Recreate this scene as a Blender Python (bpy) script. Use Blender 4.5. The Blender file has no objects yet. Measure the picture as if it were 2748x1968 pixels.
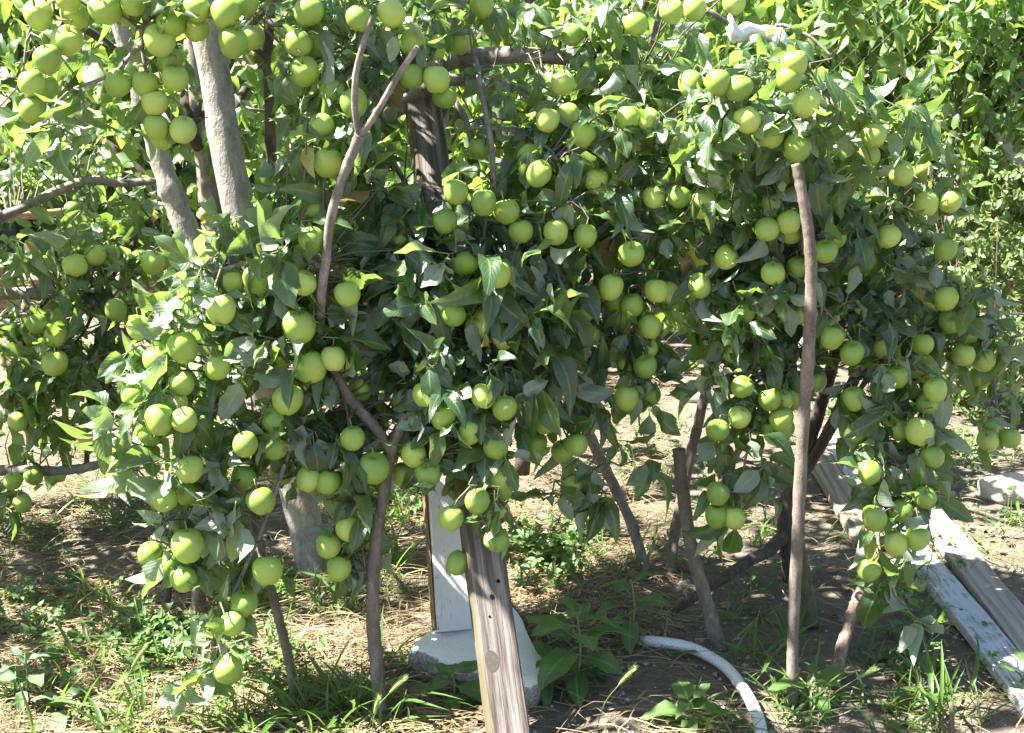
import bpy, math, random
import numpy as np
from mathutils import Vector, Matrix, noise

random.seed(11); RNG = np.random.default_rng(11)
SC = bpy.context.scene
COL = SC.collection
# ------------------------------------------------------------------ camera
F = 3237.0; PITCH = math.radians(15); CH = 1.5; W0, H0 = 2748, 1968
cam_d = bpy.data.cameras.new("camera"); cam = bpy.data.objects.new("camera", cam_d); COL.objects.link(cam)
cam.location = (0, 0, CH); cam.rotation_euler = (math.radians(90) - PITCH, 0, 0)
cam_d.sensor_width = 36; cam_d.lens = 36 * F / W0; cam_d.clip_end = 500; cam_d.clip_start = 0.05
SC.camera = cam
# ------------------------------------------------------------------ sky, sun, exposure
SUN = Vector((-0.57, -0.02, 0.80)).normalized()
wd = bpy.data.worlds.new("World"); SC.world = wd; wd.use_nodes = True
nt = wd.node_tree; bg = nt.nodes["Background"]; sky = nt.nodes.new("ShaderNodeTexSky")
sky.sky_type = 'NISHITA'; sky.sun_disc = False
sky.sun_elevation = math.asin(SUN.z); sky.sun_rotation = math.atan2(SUN.x, SUN.y)
nt.links.new(sky.outputs[0], bg.inputs[0]); bg.inputs[1].default_value = 0.05
sd = bpy.data.lights.new("sun", 'SUN'); sd.energy = 5.0; sd.angle = math.radians(0.53); sd.color = (1, 0.955, 0.88)
so = bpy.data.objects.new("sun", sd); COL.objects.link(so)
so.rotation_euler = (-SUN).to_track_quat('-Z', 'Y').to_euler(); so.location = (-4, 3, 8)
SC.view_settings.view_transform = 'Standard'; SC.view_settings.look = 'None'
SC.view_settings.exposure = 2.8; SC.view_settings.gamma = 1
SC.view_settings.use_curve_mapping = False
SC.cycles.max_bounces = 4; SC.cycles.diffuse_bounces = 3; SC.cycles.transmission_bounces = 4; SC.cycles.glossy_bounces = 2

# ------------------------------------------------------------------ helpers
cP, sP = math.cos(PITCH), math.sin(PITCH)
def ray(x, y):
    a = (x - W0 / 2) / F; b = (H0 / 2 - y) / F
    return Vector((a, b * sP + cP, b * cP - sP))
def P(x, y, Y):                 # point seen at photo position x,y standing at distance Y
    d = ray(x, y); return Vector((d.x * Y / d.y, Y, CH + d.z * Y / d.y))
def G(x, y, z=0.0):             # point at height z
    d = ray(x, y); t = (z - CH) / d.z; return Vector((d.x * t, d.y * t, z))
def proj(p):
    dx, dy, dz = p[0], p[1], p[2] - CH
    dep = dy * cP - dz * sP; up = dy * sP + dz * cP
    if dep < 0.05: return (-9999, -9999, dep)
    return (W0 / 2 + F * dx / dep, H0 / 2 - F * up / dep, dep)
def smooth(t): t = max(0, min(1, t)); return t * t * (3 - 2 * t)

def gz(x, y):                   # ground height
    v = Vector((x, y, 0))
    h = 0.018 * noise.noise(v * 1.7) + 0.009 * noise.noise(v * 6.0 + Vector((3, 1, 7)))
    if 1.5 < y < 8 and -3 < x < 4:
        h += 0.006 * noise.noise(v * 17) + 0.004 * noise.noise(v * 34)
    return h

def tag(o, label=None, cat=None, group=None, kind=None):
    if label: o["label"] = label
    if cat: o["category"] = cat
    if group: o["group"] = group
    if kind: o["kind"] = kind
    return o
def empty(name, loc, label, cat, group=None):
    o = bpy.data.objects.new(name, None); COL.objects.link(o); o.location = loc; o.empty_display_size = 0.05
    return tag(o, label, cat, group)
def link(name, me, parent=None, mw=None):
    o = bpy.data.objects.new(name, me); COL.objects.link(o)
    if mw is not None: o.matrix_world = mw
    if parent is not None:
        o.parent = parent
        o.matrix_parent_inverse = Matrix.Translation(-Vector(parent.location))
    return o
def mesh(name, V, Fc, mat, smooth_=True, uv=None, attr=None):
    me = bpy.data.meshes.new(name)
    V = np.asarray(V, dtype=np.float32).reshape(-1, 3)
    if isinstance(Fc, np.ndarray):
        n, k = Fc.shape
        me.vertices.add(len(V)); me.vertices.foreach_set("co", V.ravel())
        me.loops.add(n * k); me.loops.foreach_set("vertex_index", Fc.astype(np.int32).ravel())
        me.polygons.add(n); me.polygons.foreach_set("loop_start", np.arange(0, n * k, k, dtype=np.int32))
        me.update(calc_edges=True)
    else:
        me.from_pydata(V.tolist(), [], [list(f) for f in Fc])
    if smooth_: me.polygons.foreach_set("use_smooth", np.ones(len(me.polygons), dtype=bool))
    if uv is not None:
        li = np.empty(len(me.loops), dtype=np.int32); me.loops.foreach_get("vertex_index", li)
        l = me.uv_layers.new(name="UVMap"); l.data.foreach_set("uv", np.asarray(uv, dtype=np.float32)[li].ravel())
    if attr is not None:
        a = me.attributes.new("rnd", 'FLOAT', 'POINT'); a.data.foreach_set("value", np.asarray(attr, dtype=np.float32))
    if mat is not None:
        for m in (mat if isinstance(mat, (list, tuple)) else [mat]): me.materials.append(m)
    me.validate(); me.update(); return me

def catmull(pts, n):
    pts = [Vector(p) for p in pts]; out = []
    if len(pts) == 2: pts = [pts[0], (pts[0] + pts[1]) / 2, pts[1]]
    Q = [2 * pts[0] - pts[1]] + pts + [2 * pts[-1] - pts[-2]]
    m = len(pts) - 1
    for i in range(m):
        a, b, c, d = Q[i:i + 4]
        for j in range(n):
            t = j / n
            out.append(0.5 * ((2 * b) + (c - a) * t + (2 * a - 5 * b + 4 * c - d) * t * t + (3 * b - a - 3 * c + d) * t ** 3))
    out.append(pts[-1]); return out
def tube(path, r0, r1=None, seg=8, rough=0.0, cap=True, off=0):
    """vertices, faces of a tapered tube along a list of points; r0 may be a list"""
    n = len(path); V = []; Fc = []
    rad = [r0[min(int(i / max(1, n - 1) * (len(r0) - 1)), len(r0) - 2)] * 1.0 for i in range(n)] if isinstance(r0, (list, tuple)) else None
    if rad is not None:
        k = len(r0) - 1; rad = []
        for i in range(n):
            t = i / (n - 1) * k; j = min(int(t), k - 1); rad.append(r0[j] + (r0[j + 1] - r0[j]) * (t - j))
    else:
        r1 = r0 if r1 is None else r1; rad = [r0 + (r1 - r0) * i / (n - 1) for i in range(n)]
    tan = (path[1] - path[0]).normalized()
    u = tan.orthogonal().normalized()
    kn = []
    if rough > 0.1:
        Lt = sum((path[i + 1] - path[i]).length for i in range(n - 1))
        for _ in range(int(Lt / 0.13)): kn.append((random.randrange(n), random.uniform(0, 6.28), random.uniform(0.12, 0.32)))
    for i in range(n):
        if i < n - 1: tan = (path[min(i + 1, n - 1)] - path[max(i - 1, 0)]).normalized()
        else: tan = (path[-1] - path[-2]).normalized()
        u = (u - tan * u.dot(tan)).normalized(); v = tan.cross(u)
        for s in range(seg):
            a = 2 * math.pi * s / seg; d = u * math.cos(a) + v * math.sin(a)
            r = rad[i]
            if rough:
                q = path[i] * 1.0 + d * r
                r *= 1 + rough * (noise.noise(q * (0.35 / max(r, 0.006))) + 0.6 * noise.noise(path[i] * (0.5 / max(r, 0.006)) + Vector((9, 2, 4))))
            for ki, ka, kh in kn:
                if ki == i: r += rad[i] * kh * max(0, math.cos(a - ka)) ** 3
            V.append(path[i] + d * r)
    for i in range(n - 1):
        for s in range(seg):
            a = off + i * seg + s; b = off + i * seg + (s + 1) % seg
            Fc.append((a, b, b + seg, a + seg))
    if cap:
        Fc.append(tuple(off + s for s in range(seg - 1, -1, -1))); Fc.append(tuple(off + (n - 1) * seg + s for s in range(seg)))
    return V, Fc
def px_path(pts, default=None):
    out = []
    for p in pts:
        out.append(P(p[0], p[1], p[2] if len(p) > 2 else default))
    return out
def px_r(p, w):                # real radius of something w photo pixels wide at point p
    return 0.5 * w * proj(p)[2] / F

# ------------------------------------------------------------------ materials
class NT:
    def __init__(s, name):
        s.m = bpy.data.materials.new(name); s.m.use_nodes = True; s.t = s.m.node_tree; s.t.nodes.clear()
        s.out = s.n("ShaderNodeOutputMaterial")
    def n(s, ty, **kw):
        x = s.t.nodes.new(ty)
        for k, v in kw.items():
            if k.startswith("i_"): x.inputs[k[2:].replace("_", " ")].default_value = v
            else: setattr(x, k, v)
        return x
    def l(s, a, b): s.t.links.new(a, b)
    def val(s, inp, v):
        if hasattr(v, "is_linked") or isinstance(v, bpy.types.NodeSocket): s.l(v, inp)
        else: inp.default_value = v
    def math(s, op, a, b=0.0, c=0.0, clamp=False):
        x = s.n("ShaderNodeMath", operation=op, use_clamp=clamp)
        s.val(x.inputs[0], a); s.val(x.inputs[1], b); s.val(x.inputs[2], c); return x.outputs[0]
    def ramp(s, fac, stops, interp='LINEAR'):
        x = s.n("ShaderNodeValToRGB"); x.color_ramp.interpolation = interp
        e = x.color_ramp.elements
        while len(e) < len(stops): e.new(0.5)
        for i, (p, c) in enumerate(stops):
            e[i].position = p; e[i].color = (c[0], c[1], c[2], 1) if len(c) == 3 else c
        s.l(fac, x.inputs[0]); return x.outputs[0]
    def mix(s, fac, a, b, mode='MIX'):
        x = s.n("ShaderNodeMix", data_type='RGBA', blend_type=mode)
        s.val(x.inputs[0], fac)
        for i, v in ((6, a), (7, b)):
            if isinstance(v, bpy.types.NodeSocket): s.l(v, x.inputs[i])
            else: x.inputs[i].default_value = (v[0], v[1], v[2], 1)
        return x.outputs[2]
    def noise(s, scale, detail=4, rough=0.55, vec=None, dist=0.0):
        x = s.n("ShaderNodeTexNoise"); x.inputs["Scale"].default_value = scale; x.inputs["Detail"].default_value = detail
        x.inputs["Roughness"].default_value = rough; x.inputs["Distortion"].default_value = dist
        if vec is not None: s.l(vec, x.inputs["Vector"])
        return x.outputs[0]
    def map(s, vec, scale):
        x = s.n("ShaderNodeMapping"); x.inputs["Scale"].default_value = scale; s.l(vec, x.inputs["Vector"]); return x.outputs[0]
    def bump(s, h, strength, dist):
        x = s.n("ShaderNodeBump"); x.inputs["Strength"].default_value = strength; x.inputs["Distance"].default_value = dist
        s.l(h, x.inputs["Height"]); return x.outputs[0]
    def rnd(s):                 # one random number per leaf: object random + per-vertex attribute
        a = s.n("ShaderNodeAttribute", attribute_name="rnd"); o = s.n("ShaderNodeObjectInfo")
        return s.math('FRACT', s.math('ADD', a.outputs["Fac"], o.outputs["Random"]))
    def done(s, sh): s.l(sh, s.out.inputs["Surface"]); return s.m
    def pri(s, base, rough=0.6, spec=0.5, normal=None, **kw):
        p = s.n("ShaderNodeBsdfPrincipled")
        s.val(p.inputs["Base Color"], base if isinstance(base, bpy.types.NodeSocket) else (*base, 1)); s.val(p.inputs["Roughness"], rough)
        p.inputs["Specular IOR Level"].default_value = spec
        if normal is not None: s.l(normal, p.inputs["Normal"])
        for k, v in kw.items(): p.inputs[k.replace("_", " ")].default_value = v
        return p.outputs[0]

def leaf_mat(name, top_stops, under, trans, tfac=0.32, rough=0.42, veins=True, petiole=(0.22, 0.30, 0.10), rare=True, spec=0.5):
    t = NT(name); r = t.rnd()
    uv = t.n("ShaderNodeUVMap"); sx = t.n("ShaderNodeSeparateXYZ"); t.l(uv.outputs[0], sx.inputs[0])
    u, v = sx.outputs[0], sx.outputs[1]
    top = t.ramp(r, top_stops)
    geo = t.n("ShaderNodeNewGeometry"); back = geo.outputs["Backfacing"]
    au = t.math('ABSOLUTE', t.math('SUBTRACT', u, 0.5))
    tc = t.n("ShaderNodeTexCoord")
    blot = t.noise(55, 1, 0.5, geo.outputs["Position"]) if veins else r
    top = t.mix(t.math('MULTIPLY', blot, 0.5), top, t.mix(1, top, (0.55, 0.62, 0.5), 'MULTIPLY'))
    und = t.mix(blot, under, tuple(c * 0.75 for c in under))
    if veins:
        lat = t.math('SINE', t.math('MULTIPLY', t.math('SUBTRACT', v, t.math('MULTIPLY', au, 0.55)), 62))
        latm = t.math('MULTIPLY', t.math('GREATER_THAN', lat, 0.86), 0.10)
        mid = t.math('LESS_THAN', au, 0.035)
        vm = t.math('MAXIMUM', t.math('MULTIPLY', mid, 0.6), latm)
        top = t.mix(vm, top, (0.20, 0.28, 0.09)); und = t.mix(vm, und, tuple(min(1, c * 1.35) for c in under))
        nb = t.bump(t.math('ADD', t.math('MULTIPLY', lat, 0.5), t.math('MULTIPLY', blot, 0.8)), 0.25, 0.0010)
    else: nb = None
    if rare and veins:
        sp = t.ramp(t.noise(95, 2, 0.6, geo.outputs["Position"]), [(0.66, (0, 0, 0)), (0.70, (1, 1, 1))])
        top = t.mix(t.math('MULTIPLY', sp, 0.6), top, (0.13, 0.085, 0.04)); und = t.mix(t.math('MULTIPLY', sp, 0.6), und, (0.20, 0.15, 0.10))
    if rare:
        yl = t.math('MULTIPLY', t.math('GREATER_THAN', r, 0.995), 0.8)
        top = t.mix(yl, top, (0.42, 0.36, 0.04)); und = t.mix(yl, und, (0.40, 0.34, 0.08))
        brm = t.math('MULTIPLY', t.math('LESS_THAN', r, 0.004), 0.9)
        top = t.mix(brm, top, (0.20, 0.10, 0.05)); und = t.mix(brm, und, (0.26, 0.16, 0.10))
    isp = t.math('GREATER_THAN', u, 1.5)
    top = t.mix(isp, top, petiole); und = t.mix(isp, und, petiole)
    col = t.mix(back, top, und)
    ro = t.math('ADD', rough, t.math('MULTIPLY', back, 0.35))
    a = t.pri(col, ro, spec, nb)
    tr = t.n("ShaderNodeBsdfTranslucent"); tcol = t.mix(r, trans, tuple(c * 0.7 for c in trans)); t.l(tcol, tr.inputs[0]); nb is not None and t.l(nb, tr.inputs["Normal"])
    mx = t.n("ShaderNodeMixShader"); mx.inputs[0].default_value = tfac; t.l(a, mx.inputs[1]); t.l(tr.outputs[0], mx.inputs[2])
    return t.done(mx.outputs[0])
M = {}
M['leaf'] = leaf_mat('apple_leaf', [(0, (0.017, 0.047, 0.020)), (0.4, (0.026, 0.068, 0.026)), (0.75, (0.042, 0.094, 0.032)), (1, (0.085, 0.145, 0.050))],
                     (0.27, 0.33, 0.245), (0.36, 0.58, 0.09), 0.36, 0.40, spec=0.85)
M['leaf_bg'] = leaf_mat('apple_leaf_far', [(0, (0.025, 0.065, 0.016)), (0.5, (0.044, 0.10, 0.022)), (1, (0.09, 0.16, 0.032))],
                     (0.22, 0.29, 0.17), (0.38, 0.62, 0.06), 0.40, 0.40, veins=False)
M['peach'] = leaf_mat('peach_leaf', [(0, (0.035, 0.090, 0.016)), (0.5, (0.060, 0.130, 0.024)), (1, (0.10, 0.175, 0.030))],
                     (0.16, 0.25, 0.09), (0.42, 0.66, 0.07), 0.45, 0.36, veins=False, rare=False)
M['shrub'] = leaf_mat('shrub_leaf', [(0, (0.07, 0.12, 0.035)), (1, (0.14, 0.19, 0.06))], (0.20, 0.26, 0.13), (0.38, 0.52, 0.10), 0.33, 0.5, veins=False, rare=False)
M['grass'] = leaf_mat('grass_blade', [(0, (0.045, 0.11, 0.022)), (0.5, (0.07, 0.15, 0.03)), (1, (0.12, 0.20, 0.04))], (0.09, 0.16, 0.05), (0.30, 0.50, 0.06), 0.33, 0.45, veins=False, rare=False)
M['weed'] = leaf_mat('weed_leaf', [(0, (0.05, 0.12, 0.028)), (1, (0.085, 0.17, 0.04))], (0.13, 0.21, 0.09), (0.28, 0.48, 0.06), 0.28, 0.5, rare=False)
M['sage'] = leaf_mat('grey_weed_leaf', [(0, (0.10, 0.17, 0.09)), (1, (0.16, 0.23, 0.13))], (0.2, 0.27, 0.17), (0.25, 0.40, 0.12), 0.22, 0.6, rare=False, veins=False)

def bark_mat(name, a, b, c, scale=30, bump=0.5, lichen=None, dist=0.004):
    t = NT(name); tc = t.n("ShaderNodeNewGeometry"); pos = tc.outputs["Position"]
    st = t.map(pos, (1.0, 1.0, 0.45))
    n1 = t.noise(scale, 6, 0.65, st); n2 = t.noise(scale * 5, 4, 0.6, st); n3 = t.noise(7, 3, 0.5, pos)
    col = t.ramp(n1, [(0.3, a), (0.52, b), (0.72, c)])
    col = t.mix(t.math('MULTIPLY', n2, 0.55), col, t.mix(1, col, (0.45, 0.42, 0.40), 'MULTIPLY'))
    vo = t.n("ShaderNodeTexVoronoi"); vo.inputs["Scale"].default_value = 140; t.l(pos, vo.inputs["Vector"])
    len_ = t.math('MULTIPLY', t.math('LESS_THAN', vo.outputs["Distance"], 0.16), 0.4)
    col = t.mix(len_, col, tuple(min(1, x * 1.7) for x in c))
    if lichen:
        lm = t.ramp(t.noise(11, 5, 0.7, pos), [(0.55, (0, 0, 0)), (0.63, (1, 1, 1))])
        col = t.mix(t.math('MULTIPLY', lm, 0.65), col, lichen)
    h = t.math('ADD', n1, t.math('MULTIPLY', n2, 0.6))
    return t.done(t.pri(col, 0.85, 0.25, t.bump(h, bump, dist)))
M['trunk'] = bark_mat('grey_bark', (0.17, 0.155, 0.135), (0.30, 0.28, 0.25), (0.42, 0.40, 0.36), 30, 0.9, (0.34, 0.31, 0.20), dist=0.007)
M['bark'] = bark_mat('branch_bark', (0.11, 0.095, 0.082), (0.21, 0.185, 0.16), (0.33, 0.30, 0.265), 40, 0.55)
M['darkbark'] = bark_mat('dark_bark', (0.045, 0.034, 0.028), (0.085, 0.066, 0.054), (0.15, 0.12, 0.10), 40, 0.6)
M['stake'] = bark_mat('stake_bark', (0.10, 0.080, 0.062), (0.175, 0.142, 0.112), (0.27, 0.228, 0.185), 34, 0.6)
M['deadwood'] = bark_mat('dead_wood', (0.10, 0.07, 0.05), (0.24, 0.17, 0.125), (0.40, 0.33, 0.28), 45, 0.9)
M['mossbark'] = bark_mat('mossy_bark', (0.07, 0.06, 0.035), (0.12, 0.105, 0.06), (0.19, 0.17, 0.11), 34, 0.5, (0.10, 0.12, 0.04))
def flat_mat(name, c, rough=0.7, spec=0.3, nz=40, amt=0.35, **kw):
    t = NT(name); g = t.n("ShaderNodeNewGeometry"); n = t.noise(nz, 4, 0.6, g.outputs["Position"])
    col = t.mix(n, c, tuple(x * (1 - amt) for x in c)); return t.done(t.pri(col, rough, spec, t.bump(n, 0.2, 0.002), **kw))
M['twig'] = flat_mat('twig', (0.15, 0.125, 0.10), 0.8)
M['stalk'] = flat_mat('apple_stalk', (0.20, 0.22, 0.07), 0.6)
M['calyx'] = flat_mat('apple_calyx', (0.06, 0.045, 0.03), 0.9)
M['straw'] = None
t = NT('straw'); r = t.rnd()
M['straw'] = t.done(t.pri(t.ramp(r, [(0, (0.065, 0.044, 0.022)), (0.4, (0.15, 0.103, 0.050)), (0.8, (0.25, 0.180, 0.090)), (1, (0.38, 0.295, 0.165))]), 0.65, 0.35))
t = NT('litter'); r = t.rnd()
M['litter'] = t.done(t.pri(t.ramp(r, [(0, (0.08, 0.05, 0.035)), (0.5, (0.20, 0.11, 0.065)), (0.85, (0.32, 0.21, 0.13)), (1, (0.30, 0.07, 0.04))]), 0.75, 0.25))
t = NT('apple_skin'); r = t.rnd()
tc = t.n("ShaderNodeTexCoord"); ob = tc.outputs["Object"]
n1 = t.noise(3.5, 3, 0.5, ob)
skin = t.ramp(r, [(0, (0.13, 0.245, 0.040)), (0.4, (0.205, 0.33, 0.055)), (0.75, (0.29, 0.41, 0.08)), (1, (0.39, 0.485, 0.11))])
big = t.ramp(t.noise(0.9, 2, 0.5, ob), [(0.35, (0, 0, 0)), (0.68, (1, 1, 1))])
skin = t.mix(t.math('MULTIPLY', big, 0.3), skin, (0.40, 0.42, 0.05))
skin = t.mix(t.math('MULTIPLY', n1, 0.7), skin, t.mix(1, skin, (0.80, 0.90, 0.75), 'MULTIPLY'))
sz = t.n("ShaderNodeSeparateXYZ"); t.l(ob, sz.inputs[0])
vo = t.n("ShaderNodeTexVoronoi"); vo.inputs["Scale"].default_value = 15; t.l(ob, vo.inputs["Vector"])
dot = t.math('MULTIPLY', t.math('LESS_THAN', vo.outputs["Distance"], 0.17), 0.55)
skin = t.mix(dot, skin, (0.22, 0.24, 0.06))
rus = t.ramp(t.math('ADD', t.math('MULTIPLY', sz.outputs[2], 34), n1), [(0.0, (0, 0, 0)), (1.0, (0, 0, 0))])
rloc = t.n('ShaderNodeObjectInfo'); va = t.n('ShaderNodeVectorMath', operation='ADD'); t.l(ob, va.inputs[0]); t.l(rloc.outputs['Location'], va.inputs[1])
scar = t.ramp(t.noise(3.2, 4, 0.65, va.outputs[0]), [(0.62, (0, 0, 0)), (0.72, (1, 1, 1))])
skin = t.mix(t.math('MULTIPLY', scar, 0.45), skin, (0.33, 0.27, 0.10))
M['apple'] = t.done(t.pri(skin, 0.42, 0.45, t.bump(n1, 0.08, 0.004)))
def wood_mat(name, a, b, c, moss=None, paint=None, grain=1.0):
    t = NT(name); tc = t.n("ShaderNodeTexCoord"); ob = tc.outputs["Object"]
    st = t.map(ob, (1, 1, 0.045)); n1 = t.noise(110 * grain, 6, 0.7, st, 0.4); n2 = t.noise(260 * grain, 3, 0.6, st)
    big = t.noise(5, 3, 0.6, ob)
    w = t.n("ShaderNodeTexWave", wave_type='BANDS', bands_direction='X'); w.inputs["Scale"].default_value = 9; w.inputs["Distortion"].default_value = 9
    w.inputs["Detail"].default_value = 3; w.inputs["Detail Scale"].default_value = 1.2; t.l(t.map(ob, (1, 0.3, 0.07)), w.inputs["Vector"])
    f = t.math('ADD', t.math('MULTIPLY', n1, 0.82), t.math('MULTIPLY', w.outputs["Fac"], 0.18))
    col = t.ramp(f, [(0.36, a), (0.5, b), (0.64, c)])
    col = t.mix(t.math('MULTIPLY', n2, 0.5), col, t.mix(1, col, (0.5, 0.48, 0.46), 'MULTIPLY'))
    col = t.mix(t.math('MULTIPLY', big, 0.5), col, t.mix(1, col, (0.72, 0.66, 0.60), 'MULTIPLY'))
    if paint:
        pm = t.ramp(t.math('ADD', t.math('MULTIPLY', n1, 0.5), t.math('MULTIPLY', t.noise(9, 6, 0.75, ob), 0.6)), [(paint[1], (0, 0, 0)), (paint[1] + 0.04, (1, 1, 1))])
        dirty = t.mix(t.noise(30, 5, 0.7, ob), paint[0], tuple(x * 0.72 for x in paint[0]))
        col = t.mix(pm, col, dirty)
    if moss:
        g = t.n("ShaderNodeSeparateXYZ"); t.l(tc.outputs["Normal"], g.inputs[0])
        mm = t.math('MULTIPLY', t.math('LESS_THAN', g.outputs[0], -0.6), t.math('ADD', 0.45, t.math('MULTIPLY', big, 0.7), clamp=True))
        col = t.mix(mm, col, moss)
    return t.done(t.pri(col, 0.85, 0.25, t.bump(t.math('ADD', f, t.math('MULTIPLY', n2, 0.7)), 0.7, 0.003)))
M['weathered'] = wood_mat('weathered_wood', (0.085, 0.068, 0.056), (0.19, 0.16, 0.138), (0.31, 0.275, 0.245), moss=(0.085, 0.07, 0.028))
M['whitepost'] = wood_mat('peeling_white_wood', (0.20, 0.14, 0.09), (0.32, 0.24, 0.17), (0.42, 0.34, 0.26), paint=((0.78, 0.77, 0.72), 0.44))
M['rawpine'] = wood_mat('raw_brown_wood', (0.12, 0.065, 0.032), (0.19, 0.108, 0.055), (0.27, 0.165, 0.09))
M['plank'] = wood_mat('grey_plank', (0.26, 0.235, 0.205), (0.34, 0.31, 0.275), (0.42, 0.39, 0.355))
M['plankwhite'] = wood_mat('white_plank', (0.27, 0.25, 0.225), (0.36, 0.34, 0.315), (0.45, 0.43, 0.40), paint=((0.50, 0.515, 0.53), 0.50))
M['plankbrown'] = wood_mat('brown_plank', (0.17, 0.13, 0.095), (0.27, 0.215, 0.165), (0.38, 0.32, 0.26))
M['edging'] = wood_mat('edging_wood', (0.09, 0.055, 0.035), (0.15, 0.095, 0.06), (0.22, 0.15, 0.10))
M['knot'] = flat_mat('wood_knot', (0.13, 0.105, 0.09), 0.9, 0.2, 120, 0.6)
M['hole'] = flat_mat('nail_hole', (0.015, 0.012, 0.01), 0.95, 0.1)
t = NT('white_concrete'); g = t.n("ShaderNodeNewGeometry"); pos = g.outputs["Position"]
sz = t.n("ShaderNodeSeparateXYZ"); t.l(g.outputs["Normal"], sz.inputs[0])
n1 = t.noise(30, 6, 0.7, pos); n2 = t.noise(130, 4, 0.7, pos)
pa = t.mix(n1, (0.82, 0.81, 0.77), (0.66, 0.65, 0.61)); raw = t.ramp(n2, [(0.3, (0.16, 0.145, 0.125)), (0.6, (0.36, 0.34, 0.30)), (0.75, (0.55, 0.52, 0.47))])
chip = t.math('ADD', sz.outputs[2], t.math('MULTIPLY', t.math('SUBTRACT', t.noise(16, 6, 0.75, pos), 0.5), 1.6))
pm = t.ramp(chip, [(0.42, (0, 0, 0)), (0.52, (1, 1, 1))])
M['concrete'] = t.done(t.pri(t.mix(pm, raw, pa), 0.9, 0.2, t.bump(t.math('ADD', n1, n2), 0.8, 0.004)))
t = NT('hose'); tc = t.n("ShaderNodeUVMap"); sx = t.n("ShaderNodeSeparateXYZ"); t.l(tc.outputs[0], sx.inputs[0])
u, v = sx.outputs[0], sx.outputs[1]
d1 = t.math('SINE', t.math('MULTIPLY', t.math('ADD', t.math('MULTIPLY', u, 8), v), 6.2832)); d2 = t.math('SINE', t.math('MULTIPLY', t.math('SUBTRACT', t.math('MULTIPLY', u, 8), v), 6.2832))
br = t.math('MAXIMUM', t.math('GREATER_THAN', d1, 0.72), t.math('GREATER_THAN', d2, 0.72))
M['hose'] = t.done(t.pri(t.mix(br, (0.44, 0.46, 0.47), (0.55, 0.56, 0.56)), 0.38, 0.5, t.bump(br, 0.5, 0.001)))
t = NT('soil'); g = t.n("ShaderNodeNewGeometry"); pos = g.outputs["Position"]
n1 = t.noise(3.0, 5, 0.6, pos); n2 = t.noise(28, 6, 0.7, pos); n3 = t.noise(150, 4, 0.7, pos)
col = t.ramp(n2, [(0.25, (0.060, 0.048, 0.036)), (0.5, (0.115, 0.094, 0.072)), (0.75, (0.185, 0.156, 0.122))])
col = t.mix(t.math('MULTIPLY', n1, 0.6), col, (0.20, 0.165, 0.133))
peb = t.ramp(n3, [(0.66, (0, 0, 0)), (0.72, (1, 1, 1))]); col = t.mix(t.math('MULTIPLY', peb, 0.5), col, (0.36, 0.33, 0.29))
M['soil'] = t.done(t.pri(col, 0.95, 0.15, t.bump(t.math('ADD', n2, t.math('MULTIPLY', n3, 0.5)), 0.9, 0.012)))
M['pebble'] = flat_mat('pebble', (0.42, 0.39, 0.35), 0.85, 0.3, 60, 0.5)
M['stone'] = flat_mat('pale_stone', (0.46, 0.40, 0.34), 0.9, 0.2, 25, 0.4)
M['wire'] = flat_mat('rusty_wire', (0.20, 0.15, 0.13), 0.6, 0.4)
M['rag'] = flat_mat('white_cloth', (0.72, 0.74, 0.78), 0.9, 0.1, 60, 0.25)
M['greypole'] = flat_mat('grey_pole', (0.40, 0.41, 0.44), 0.7, 0.3, 20, 0.4)
M['stem'] = flat_mat('green_stem', (0.16, 0.24, 0.08), 0.6)
M['foxtail'] = flat_mat('foxtail_bristle', (0.26, 0.34, 0.10), 0.7)
M['pink'] = flat_mat('pink_cloth', (0.60, 0.20, 0.24), 0.85, 0.1)

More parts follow.
